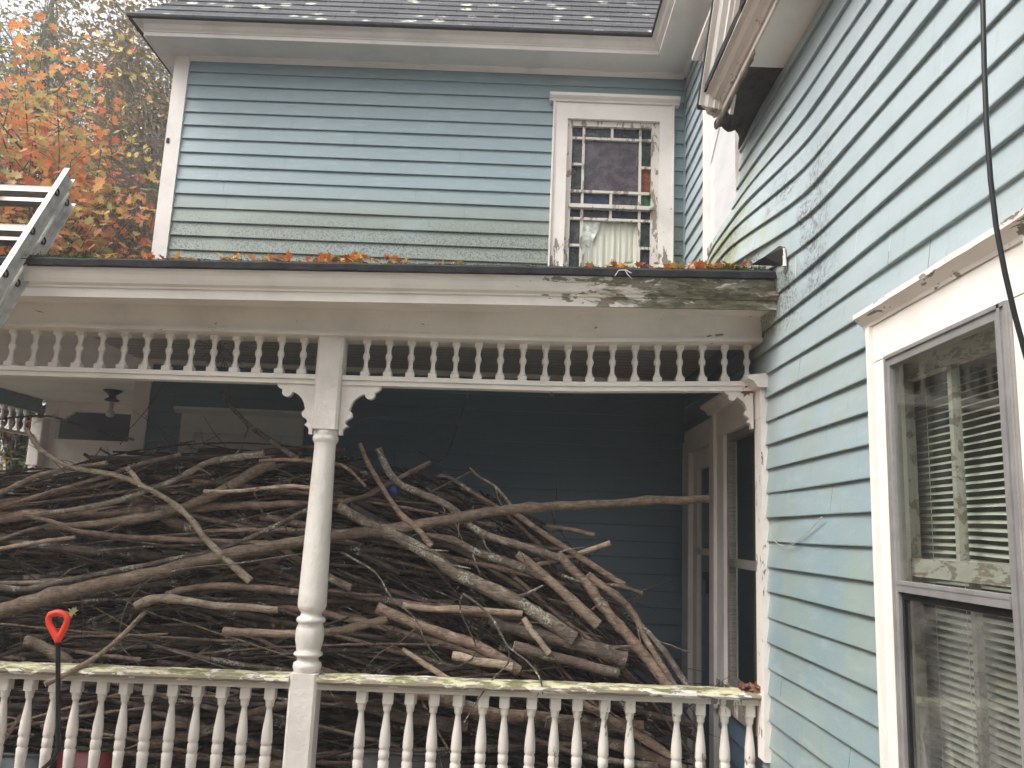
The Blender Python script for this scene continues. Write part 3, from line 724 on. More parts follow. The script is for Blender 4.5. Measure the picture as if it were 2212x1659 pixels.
# beam, soffit, cornice and roof
fnB = lambda v: (v[0], v[1], v[2] + sagB(v[0])); fnE = lambda v: (v[0], v[1], v[2] + sagE(v[0])); fnR = lambda v: (v[0], v[1], v[2] + sagR(v[0]))
mb = MB(); mb.prism([(4.09, 2.722), (4.09, 2.86), (4.27, 2.90), (4.27, 2.70), (4.09, 2.70), (4.072, 2.702), (4.072, 2.720)], 'x', -5.2, XW - .02, n=24, fn=fnB)
obj('beam', mb, M['beam'], porch)
mb = MB(); mb.prism([(3.865, 2.835), (4.10, 2.850), (4.10, 2.862), (3.865, 2.850)], 'x', -5.3, XW - .01, n=24, fn=lambda v: (v[0], v[1], v[2] + .6 * sagE(v[0]) + .4 * sagB(v[0])))
obj('soffit', mb, M['trim'], porch)
pc = [(3.866, 2.828), (3.845, 2.826), (3.842, 2.868), (3.832, 2.872), (3.830, 2.880), (3.815, 2.890), (3.806, 2.908), (3.798, 2.93), (3.79, 2.945), (3.787, 2.958), (3.866, 2.958)]
mb = MB(); mb.prism(pc, 'x', -5.4, XW - .005, n=60, fn=lambda v: (v[0], v[1] + (.006 * MN.noise(Vector((v[0] * 9, v[2] * 40, 0))) if v[0] > .2 else 0), v[2] + sagE(v[0])))
cor = obj('cornice', mb, M['cornice'], porch); cor['label'] = 'peeling cornice of the porch, green with algae at its right end'
mb = MB(); n = 80
mb.prism([(3.765, 2.960), (3.762, 2.988), (3.775, 3.0), (6.055, 3.45), (6.055, 3.40), (3.9, 2.961)], 'x', -5.5, XW - .13, n=n,
         fn=lambda v: (v[0], v[1] + (.010 * MN.noise(Vector((v[0] * 14, 0, 0))) if v[1] < 3.8 else 0), v[2] + sagE(v[0]) + (.004 * MN.noise(Vector((v[0] * 22, 4, v[2] * 9))) if v[1] < 3.8 else 0)))
mb.prism([(3.765, 2.962), (3.762, 2.988), (3.775, 3.0), (4.2, 3.085), (4.2, 2.99), (3.9, 2.963)], 'x', XW - .13, XW - .012, fn=fnE)
obj('roof', mb, M['asphalt_edge'], porch)
mb = MB(); mb.box(-5.5, XC - .1, 6.0, 8.9, 3.3, 3.38); obj('roof', mb, M['asphalt_edge'], porch)
# flashing board where the siding is cut away above the roof end
def on_wall(px, py, off):
    X = XW
    for _ in range(14): p = atX(px, py, X); X = XW - off - bulge(p.y, p.z)
    return p
mb = MB(); X0 = XW - .022
def bx_(y, z): return XW - .020 - bulge(y, z)
def tri(pts, off, m):
    pts = [on_wall(a, b, off) for a, b in pts]; vs = list(pts); vs2 = [p + Vector((.004, 0, 0)) for p in pts]; N = len(pts)
    mb.add(vs + vs2, [tuple(range(N)), tuple(reversed(range(N, 2 * N)))] + [(j, (j + 1) % N, N + (j + 1) % N, N + j) for j in range(N)], M[m])
tri([(1622, 572), (1650, 555), (1683, 531), (1694, 534), (1697, 550), (1699, 576)], .022, 'dark'); tri([(1660, 574), (1690, 535), (1694, 536), (1696, 550), (1698, 574)], .027, 'trim')
obj('flashing', mb, None, porch)

# posts
def post_mesh():
    mb = MB(); h = .066; c = .012
    sq = [(-h + c, -h), (h - c, -h), (h, -h + c), (h, h - c), (h - c, h), (-h + c, h), (-h, h - c), (-h, -h + c)]
    mb.prism(sq, 'z', .25, 1.035); mb.prism(sq, 'z', 2.212, 2.702)
    pr = [(.060, 1.035), (.066, 1.048), (.069, 1.062), (.066, 1.078), (.053, 1.086), (.050, 1.098), (.056, 1.106), (.069, 1.114), (.069, 1.124), (.058, 1.132), (.060, 1.150), (.067, 1.18), (.069, 1.21), (.066, 1.24), (.058, 1.262), (.068, 1.270), (.070, 1.280), (.066, 1.290), (.052, 1.297), (.050, 1.312), (.058, 1.322), (.067, 1.335), (.070, 1.352), (.069, 1.40), (.064, 1.65), (.057, 1.95), (.0535, 2.11), (.0535, 2.140), (.058, 2.150), (.064, 2.160), (.064, 2.176), (.060, 2.184), (.063, 2.190), (.063, 2.205), (.060, 2.213)]
    mb.lathe(pr, 0, 0, None, 28); return mb
PX = -.967
post0 = obj('post', post_mesh(), M['post'], porch); post0.location = (PX, 0, 0); post0.data.transform(Matrix.Translation((0, 4.17, 0)))
for loc in ((XL + .05, 0, 0), (XL + .05, 8.6 - 4.17, 0)): local_copy(post0, porch, loc)

# brackets
bo = [(760, 845), (1225, 868), (1210, 885), (1190, 905), (1160, 920), (1140, 930), (1142, 965), (1125, 995), (1090, 1010), (1050, 1003), (1025, 978), (1015, 945), (975, 955), (925, 985), (880, 1025), (850, 1075), (825, 1145), (848, 1170), (860, 1200), (850, 1232), (825, 1250), (790, 1270), (770, 1295), (782, 1318), (803, 1340), (785, 1352), (755, 1368), (738, 1392), (735, 1450), (700, 1450)]
bw = [at((850 + a / 4.149) * .72, (950 + b / 4.149) * .72, 4.16) for a, b in bo]; bx0 = PX + .066
rel = [(max(0, p.x - bx0), p.z - 2.455) for p in bw]; rel[0] = (0, .003); rel[-1] = (0, rel[-1][1]); rel[1] = (rel[1][0], .003)
def bracket(x, sgn, dz_, sc=1):
    mb = MB(); pts = [(x + sgn * a * sc, 2.455 + b * sc + dz_) for a, b in rel]
    if sgn < 0: pts = pts[::-1]
    mb.poly_xz(pts, 4.150, 4.185); return obj('bracket', mb, M['spindle'], porch)
bracket(PX + .067, 1, sagB(PX) + .004); bracket(PX - .067, -1, sagB(PX) + .002); bracket(XW - .05, -1, sagB(1.2), .74)
bracket(XL + .12, 1, sagB(-5))

# spandrel
mb = MB(); mb.prism([(4.13, 2.483), (4.13, 2.503), (4.134, 2.507), (4.212, 2.507), (4.212, 2.483)], 'x', XL + .12, PX - .067, n=8, fn=fnB); mb.prism([(4.13, 2.483), (4.13, 2.503), (4.134, 2.507), (4.212, 2.507), (4.212, 2.483)], 'x', PX + .067, XW - .02, n=12, fn=fnB)
mb.prism([(4.140, 2.458), (4.140, 2.4825), (4.205, 2.4825), (4.205, 2.458)], 'x', XL + .12, PX - .067, n=8, fn=fnB); mb.prism([(4.140, 2.458), (4.140, 2.4825), (4.205, 2.4825), (4.205, 2.458)], 'x', PX + .067, XW - .045, n=12, fn=fnB)
obj('spandrel_rail', mb, M['trim'], porch)
def sp_mesh():
    mb = MB(); h = .0245
    mb.box(-h, h, -h, h, 0, .026)
    pr = [(.022, .026), (.0215, .034), (.016, .042), (.0125, .055), (.0115, .072), (.0135, .088), (.0185, .093), (.0205, .100), (.0205, .112), (.017, .120), (.0125, .126), (.0125, .140), (.0145, .155), (.019, .166), (.0235, .172)]
    mb.lathe(pr, 0, 0, None, 12); mb.box(-.0215, .0215, -.0215, .0215, .172, .205); return mb
sp0 = obj('spandrel_spindle', sp_mesh(), M['spindle'], porch); first = True
def place(o0, x, y, z, rz=0, lst=[]):
    global first
    if first: first = False; o = o0
    else: o = o0.copy(); COL.objects.link(o); o.parent = porch
    o.location = (x, y - 4.17, z - .2); o.rotation_euler[2] = rz; s_ = random.uniform(.97, 1.04) * (.9 if o0 is sp0 else 1); o.scale = (s_, s_, 1); return o
sp0.data.transform(Matrix.Translation(Vector(porch.location)))
xl = [-.79 + .1155 * k for k in range(18)]; xr_ = [-1.117 - .1162 * k for k in range(30)]
for x in [v for v in xl if v < 1.2] + [v for v in xr_ if v > XL + .15]:
    place(sp0, x, PY, 2.507 + sagB(x), random.uniform(-.03, .03))

# railing
mb = MB()
def hr(x0, x1):
    prof = [(4.105, .997), (4.097, 1.010), (4.10, 1.022), (4.115, 1.032), (4.17, 1.040), (4.225, 1.032), (4.24, 1.022), (4.243, 1.010), (4.235, .997)]
    mb.prism([(a, b) for a, b in prof], 'x', x0, x1, n=int((x1 - x0) / .05), fn=lambda v: (v[0], v[1] + .0025 * MN.noise(Vector((v[0] * 13, v[2] * 70, v[1] * 30))), v[2] - .006 + sagR(v[0]) + .006 * MN.noise(Vector((v[0] * 14, v[1] * 20, 5)))))
hr(PX + .067, XW - .01); hr(XL + .12, PX - .067); obj('handrail', mb, M['rail'], porch)
mb = MB()
for a, b in ((PX + .067, XW - .02), (XL + .12, PX - .067)): mb.prism([(4.135, .962), (4.135, .990), (4.205, .990), (4.205, .962)], 'x', a, b, n=8, fn=fnR)
obj('under_rail', mb, M['baluster'], porch)
mb = MB()
for a, b in ((PX + .067, XW - .02), (XL + .12, PX - .067)): mb.box(a, b, 4.135, 4.205, .31, .35)
obj('bottom_rail', mb, M['baluster'], porch)
def bal_mesh():
    mb = MB(); h = .0245; c = .004
    sq = [(-h + c, -h), (h - c, -h), (h, -h + c), (h, h - c), (h - c, h), (-h + c, h), (-h, h - c), (-h, -h + c)]
    mb.prism(sq, 'z', .557, .612); mb.prism(sq, 'z', 0, .06)
    pr = [(.0215, .06), (.018, .075), (.0135, .09), (.017, .14), (.0225, .20), (.0250, .262), (.0265, .292), (.0225, .298), (.0225, .304), (.0255, .310), (.0255, .338), (.0225, .344), (.0225, .350), (.0262, .357), (.0262, .370), (.0245, .41), (.019, .46), (.0135, .505), (.0130, .517), (.0185, .524), (.0195, .532), (.0195, .540), (.0225, .548), (.0235, .557)]
    mb.lathe(pr, 0, 0, None, 14); return mb
ba0 = obj('baluster', bal_mesh(), M['baluster'], porch); ba0.data.transform(Matrix.Translation(Vector(porch.location))); first = True
bR = [-.689, -.571, -.458, -.345, -.229, -.113, .001, .121, .236, .352, .471, .602, .821, .937, 1.055, 1.173]
bL = [-1.133 - .1162 * k for k in range(32)]
for x in bR + [v for v in bL if v > XL + .15]:
    o = place(ba0, x, PY, .350 + sagR(x), random.uniform(-.25, .25)); o.rotation_euler[1] = random.uniform(-.011, .011)
# small eye hook under the spandrel
mb = MB(); c = at(1192, 851, 4.17); mb.tube([c + Vector((.009 * cos(t), 0, .009 * sin(t))) for t in [2 * pi * k / 10 for k in range(11)]], .0022, seg=5, caps=False); mb.tube([c + Vector((0, 0, .009)), c + Vector((0, 0, .03))], .0022, seg=5)
obj('eye_hook', mb, M['steel'], porch)
# side run of the wrapped porch: beam, spandrel, end frame
part('side_beam', 'teal_strip', porch, (XL - .02, XL + .03, 4.3, 8.6, 2.76, 2.90))
mb = MB(); mb.box(XL - .03, XL + .03, 4.3, 8.54, 2.505, 2.53); obj('spandrel_rail', mb, M['trim'], porch)
mb = MB(); mb.box(XL - .04, XL + .04, 4.3, 8.54, .99, 1.03); mb.box(XL - .03, XL + .03, 4.3, 8.54, .31, .35); obj('handrail', mb, M['trim'], porch)
for k in range(14):
    o = place(sp0, XL, 8.40 - k * .13, 2.53); o.scale = (1, 1, 1.12)
for k in range(12):
    o = place(ba0, XL, 8.40 - k * .15, .35); 
mb = MB(); ye = 8.65      # end frame with clipped corners
mb.box(-5.0, XC - .02, ye, ye + .08, 2.80, 2.9); mb.box(-5.0, -4.87, ye + .001, ye + .08, .25, 2.799); mb.box(-4.02 - .0, -3.93, ye + .001, ye + .08, .25, 2.799)
mb.poly_xz([(-4.869, 2.798), (-4.869, 2.70), (-4.80, 2.72), (-4.72, 2.775), (-4.70, 2.798)], ye + .01, ye + .06); mb.poly_xz([(-4.021, 2.798), (-4.10, 2.798), (-4.08, 2.77), (-4.04, 2.73), (-4.021, 2.68)], ye + .01, ye + .06)
mb.box(-4.869, -4.021, ye, ye + .07, 2.30, 2.50); mb.box(-3.929, XC - .02, ye + .001, ye + .05, .25, 2.799)
mb.box(-4.869, -4.5, ye + .0, ye + .05, 1.2, 2.299); 
obj('end_frame', mb, M['trim_v'], porch)
part('end_panel', 'dark', porch, (-5.2, XC - .02, 9.3, 9.34, .25, 3.0))

# ================================================================== small fixtures
lf = thing('porch_light', 'bare bulb in a dark hourglass fixture hanging from the porch ceiling', 'light fixture', (-3.85, 7.71, 2.9))
mb = MB(); c = (-3.84, 7.71)
mb.lathe([(.088, 2.90), (.086, 2.893), (.06, 2.872), (.035, 2.855), (.03, 2.838), (.045, 2.822), (.066, 2.81), (.066, 2.797), (.03, 2.79)], c[0], c[1], None, 16); obj('canopy', mb, M['iron'], lf)
mb = MB(); mb.lathe([(.022, 2.79), (.02, 2.715), (.024, 2.71), (.038, 2.69), (.04, 2.672), (.032, 2.652), (.012, 2.643)], c[0], c[1], None, 14); obj('bulb', mb, M['porcelain'], lf)

# cable hanging close to the camera
pts = [at(2118, -260, 1.80), at(2121, -120, 1.80), at(2123, 0, 1.80), at(2126, 140, 1.80), at(2131, 270, 1.80), at(2140, 390, 1.80), at(2152, 490, 1.80), at(2171, 590, 1.80), at(2192, 680, 1.80), at(2215, 765, 1.80), at(2245, 870, 1.80)]
mb = MB(); pts = [at(2110, -900, 1.80)] + pts
mb.tube(pts, .0062, seg=8); tag(obj('cable', mb, M['rubber']), 'black cable hanging loosely in front of the blue side wall', 'cable')
# loop of pale wire on the siding
wp = [(1663, 1150), (1668, 1163), (1680, 1175), (1694, 1180), (1710, 1178), (1725, 1168), (1745, 1150), (1762, 1132), (1775, 1117)]
mb = MB(); mb.tube([atX(a, b, 1.222) for a, b in wp], .0016, seg=5); mb.tube([atX(a - 4 + i, b - 1, 1.224) for i, (a, b) in enumerate(wp[4:])], .0013, seg=5)
tag(obj('wire_loop', mb, M['wire']), 'thin pale wire drooping in a loop across the blue siding', 'wire')

# ladder leaning on the porch eave
lad = thing('ladder', 'grey aluminium extension ladder leaning on the left end of the porch eave', 'ladder', (-2.6, 2.0, 0))
base = Vector((-2.4, 4.056, 3.479)); low = Vector((-2.4, 3.648, 2.769)); dL = (base - low).normalized(); nL = Vector((0, dL.z, -dL.y))  # nL points back/down... towards wall
if nL.y < 0: nL = -nL
def rail_mesh(x, sgn, off, s0, s1):
    mb = MB(); A = base + nL * off
    def q(s_, lx, ln): p = A + dL * s_ + nL * ln; return (x + sgn * lx, p.y, p.z)
    # C channel: web and two flanges
    for (a0, a1, b0, b1) in ((0, .004, 0, .075), (.0042, .030, 0, .0045), (.0042, .030, .0705, .075)):
        vs = [q(s_, lx, ln) for s_ in (s0, s1) for lx in (a0, a1) for ln in (b0, b1)]
        mb.add(vs, [(0, 1, 3, 2), (4, 6, 7, 5), (0, 4, 5, 1), (2, 3, 7, 6), (0, 2, 6, 4), (1, 5, 7, 3)])
    return mb
for nm, off, top in (('fly', -.050, 0.0), ('base', .042, -.085)):
    for x, sg in ((-2.40, -1), (-2.80, 1)):
        r_ = obj('rail', rail_mesh(x, -sg, off, -4.2 if off > 0 else -2.2, top), M['ladder'], lad)
    for k in range(6 if off < 0 else 12):
        s_ = -.155 - k * .305 + (.035 if off > 0 else 0)
        p = base + nL * (off + .037) + dL * s_
        mb = MB(); h_ = .016
        prof = [(-.020, -.027), (.020, -.027), (.022, .004), (.014, .027), (-.014, .027), (-.022, .004)]
        vs = []
        for x in (-2.80, -2.40):
            for (a, b) in prof: qv = p + nL * a + dL * b; vs.append((x, qv.y, qv.z))
        N = 6; mb.add(vs, [(j, (j + 1) % N, N + (j + 1) % N, N + j) for j in range(N)] + [tuple(range(N)), tuple(reversed(range(N, 2 * N)))])
        rg = obj('rung', mb, M['rung'], lad)
        for x in (-2.391, -2.809):
            mb = MB()
            pp = [Vector((x, 0, 0)) + Vector((0, (p + nL * .017 * cos(t) + dL * .017 * sin(t)).y, (p + nL * .017 * cos(t) + dL * .017 * sin(t)).z)) for t in [2 * pi * i / 10 for i in range(11)]]
            mb.tube(pp, .0045, seg=5, caps=False); mb.lathe([(.001, 0), (.001, .0001)], x, -50, None, 3, False) if False else None
            obj('rivet', mb, M['asphalt_edge'], rg)

# snow shovel standing against the railing
sh = thing('shovel', 'shovel with a red D grip on a black shaft leaning on the porch railing', 'shovel', (-2.05, 3.9, 0))
yS = 3.92
outer = [(515, 460), (480, 380), (446, 300), (435, 250), (450, 195), (490, 165), (550, 155), (615, 165), (655, 195), (670, 245), (655, 310), (615, 385), (585, 458)]
inner = [(545, 350), (505, 290), (490, 245), (510, 222), (555, 215), (590, 222), (612, 250), (600, 295), (570, 345)]
def gp(a, b): v = at((a / 3.167) * .72, (1780 + b / 3.167) * .72, yS); return v
mb = MB(); O = [gp(*p) for p in outer]
path = [gp(540, 425), gp(500, 350), gp(466, 285), gp(462, 235), gp(480, 200), gp(550, 182), gp(620, 200), gp(642, 240), gp(630, 290), gp(600, 355), gp(560, 425)]
mb.tube(path, [.016, .0155, .0145, .0145, .015, .0155, .015, .0145, .0145, .0155, .016], seg=10); a0 = gp(550, 380); a1 = gp(550, 465)
mb.tube([a0, (a0 + a1) / 2, a1], [.012, .019, .0135], seg=12); obj('grip', mb, M['redplastic'], sh)
mb = MB(); mb.tube([gp(550, 455), gp(552, 900), gp(552, 1300), gp(552, 1480), gp(535, 1530)], .0105, seg=12); obj('shaft', mb, M['black'], sh)
mb = MB(); mb.tube([gp(540, 1510), gp(520, 1565), gp(470, 1610), gp(415, 1660), gp(350, 1740), gp(320, 1900), Vector((-2.2, 3.8, .35))], .0095, seg=12); obj('lower_shaft', mb, M['black'], sh)
mb = MB(); c = Vector((-2.22, 3.7, .0)); mb.add([(c.x - .22, 3.62, .02), (c.x + .22, 3.62, .02), (c.x + .22, 3.82, .38), (c.x - .22, 3.82, .38), (c.x - .22, 3.64, .02), (c.x + .22, 3.64, .02), (c.x + .22, 3.84, .38), (c.x - .22, 3.84, .38)], [(0, 1, 2, 3), (7, 6, 5, 4), (0, 4, 5, 1), (1, 5, 6, 2), (2, 6, 7, 3), (3, 7, 4, 0)]); obj('blade', mb, M['redplastic'], sh)

# tubs on the porch floor behind the railing
def tub(name, label, x0, x1, y0, y1, z1, m, rim=None, tap=.88):
    t = thing(name, label, 'tub', ((x0 + x1) / 2, (y0 + y1) / 2, .25))
    mb = MB(); cx, cy = (x0 + x1) / 2, (y0 + y1) / 2; seg = 20; vs = []
    def ringp(s_, z): return [(cx + (x1 - x0) / 2 * s_ * max(-1, min(1, 1.25 * cos(a))), cy + (y1 - y0) / 2 * s_ * max(-1, min(1, 1.25 * sin(a))), z) for a in [2 * pi * k / seg for k in range(seg)]]
    lv = [(tap, .252), (1, z1), (.95, z1), (tap * .94, .27)]
    for s_, z in lv: vs += ringp(s_, z)
    mb.add(vs, [(i * seg + k, i * seg + (k + 1) % seg, (i + 1) * seg + (k + 1) % seg, (i + 1) * seg + k) for i in range(3) for k in range(seg)], None, True)
    mb.add(ringp(tap, .252), [tuple(reversed(range(seg)))]); obj('body', mb, M[m], t)
    mb = MB(); rp = [Vector(p) for p in ringp(1.01, z1)]; mb.tube(rp + [rp[0]], .008, seg=6, caps=False); obj('rim', mb, M[rim or m], t)
tub('plastic_tub', 'red plastic tub with a green rim on the porch floor behind the balusters', -2.22, -1.93, 4.32, 4.62, .60, 'bin_red', 'green_rim')
tub('plastic_tub', 'grey green plastic tub beside the red tub behind the shovel', -2.62, -2.27, 4.32, 4.6, .56, 'bin_teal')
tub('storage_bin', 'tall dark grey storage bin behind the railing at the far left', -3.25, -2.62, 4.34, 4.75, 1.12, 'bin_gray', tap=.93)
tub('plastic_tub', 'low grey tub under the branches right of the post', -.78, -.25, 4.42, 4.8, .62, 'bin_gray')
mb = MB(); c = at(850, 1060, 4.42); seg = 14; mb.lathe([(.001, c.z - .036), (.022, c.z - .03), (.033, c.z - .015), (.036, c.z), (.033, c.z + .015), (.022, c.z + .03), (.001, c.z + .036)], c.x, c.y, None, seg)
tag(obj('ball', mb, M['blue']), 'small bright blue plastic ball wedged in the top of the brush pile', 'ball')

# ================================================================== BRUSH PILE
def smooth_path(pts, n):
    """Catmull-Rom through pts"""
    P = [pts[0] * 2 - pts[1]] + pts + [pts[-1] * 2 - pts[-2]]; out = []
    segs = len(pts) - 1; per = max(2, n // segs)
    for i in range(segs):
        a, b, c_, d_ = P[i], P[i + 1], P[i + 2], P[i + 3]
        for k in range(per):
            t = k / per; out.append(.5 * ((2 * b) + (c_ - a) * t + (2 * a - 5 * b + 4 * c_ - d_) * t * t + (3 * b - a - 3 * c_ + d_) * t ** 3))
    out.append(pts[-1]); return out
def branch_mesh(path, r0, r1, seg=8, knots=True, twigs=0, wob=.35, bk='b_brown'):
    mb = MB(); mb.mats = [M[bk], M['cutwood']]; n = len(path); sd_ = random.random() * 100; rad = []; pp = []
    L = sum((path[i + 1] - path[i]).length for i in range(n - 1))
    for i, p in enumerate(path):
        t = i / (n - 1); r = r0 + (r1 - r0) * t
        r *= 1 + .16 * MN.noise(Vector((i * .8, sd_, 0)))
        if knots and random.random() < .12: r *= 1.22
        rad.append(r); pp.append(p + Vector((MN.noise(Vector((i * .45, sd_, 1))), MN.noise(Vector((i * .45, sd_, 5))), MN.noise(Vector((i * .45, sd_, 9))))) * r0 * wob)
    mb.tube(pp, rad, seg=seg, rough=.06)
    if seg > 6:
        nf = len(mb.f); mb.mi[nf - 1] = 1; mb.mi[nf - 2] = 1
    if knots and seg == 7 and random.random() < .45:      # a forked side limb
        i = random.randrange(n // 4, max(n // 4 + 1, n * 3 // 4)); d_ = (pp[min(i + 1, n - 1)] - pp[i - 1]).normalized(); sg = random.choice((-1, 1)); an = random.uniform(.35, .8)
        v = Vector((d_.x * cos(an) - sg * d_.z * sin(an), d_.y + random.uniform(-.05, .05), d_.z * cos(an) + sg * d_.x * sin(an))); l = random.uniform(.2, .7); fp = [pp[i]]
        for k in range(6): v = (v + d_ * .12 + Vector((0, 0, random.gauss(0, .06)))).normalized(); q_ = fp[-1] + v * l / 6; q_.y = max(4.33, q_.y); fp.append(q_)
        if fp[-1].z < ztop(fp[-1].x, fp[-1].y) + .12 and fp[-1].x < 1.1: mb.tube(fp, [rad[i] * .62 * (1 - .11 * k) for k in range(7)], seg=6)
    for q in range(twigs):
        i = random.randrange(n // 4, n - 1); d_ = (pp[min(i + 1, n - 1)] - pp[i - 1]).normalized()
        v = Vector((random.gauss(0, 1), random.gauss(0, .6) - .5, random.gauss(0, 1))); v = (v - d_ * v.dot(d_)).normalized() * .6 + d_ * .7
        l = random.uniform(.05, .28); r = rad[i] * random.uniform(.2, .4)
        mb.tube([pp[i], pp[i] + v * l * .5, pp[i] + v * l + Vector((random.uniform(-.03, .03), 0, random.uniform(-.04, .03)))], [r, r * .7, r * .35], seg=5)
    return mb

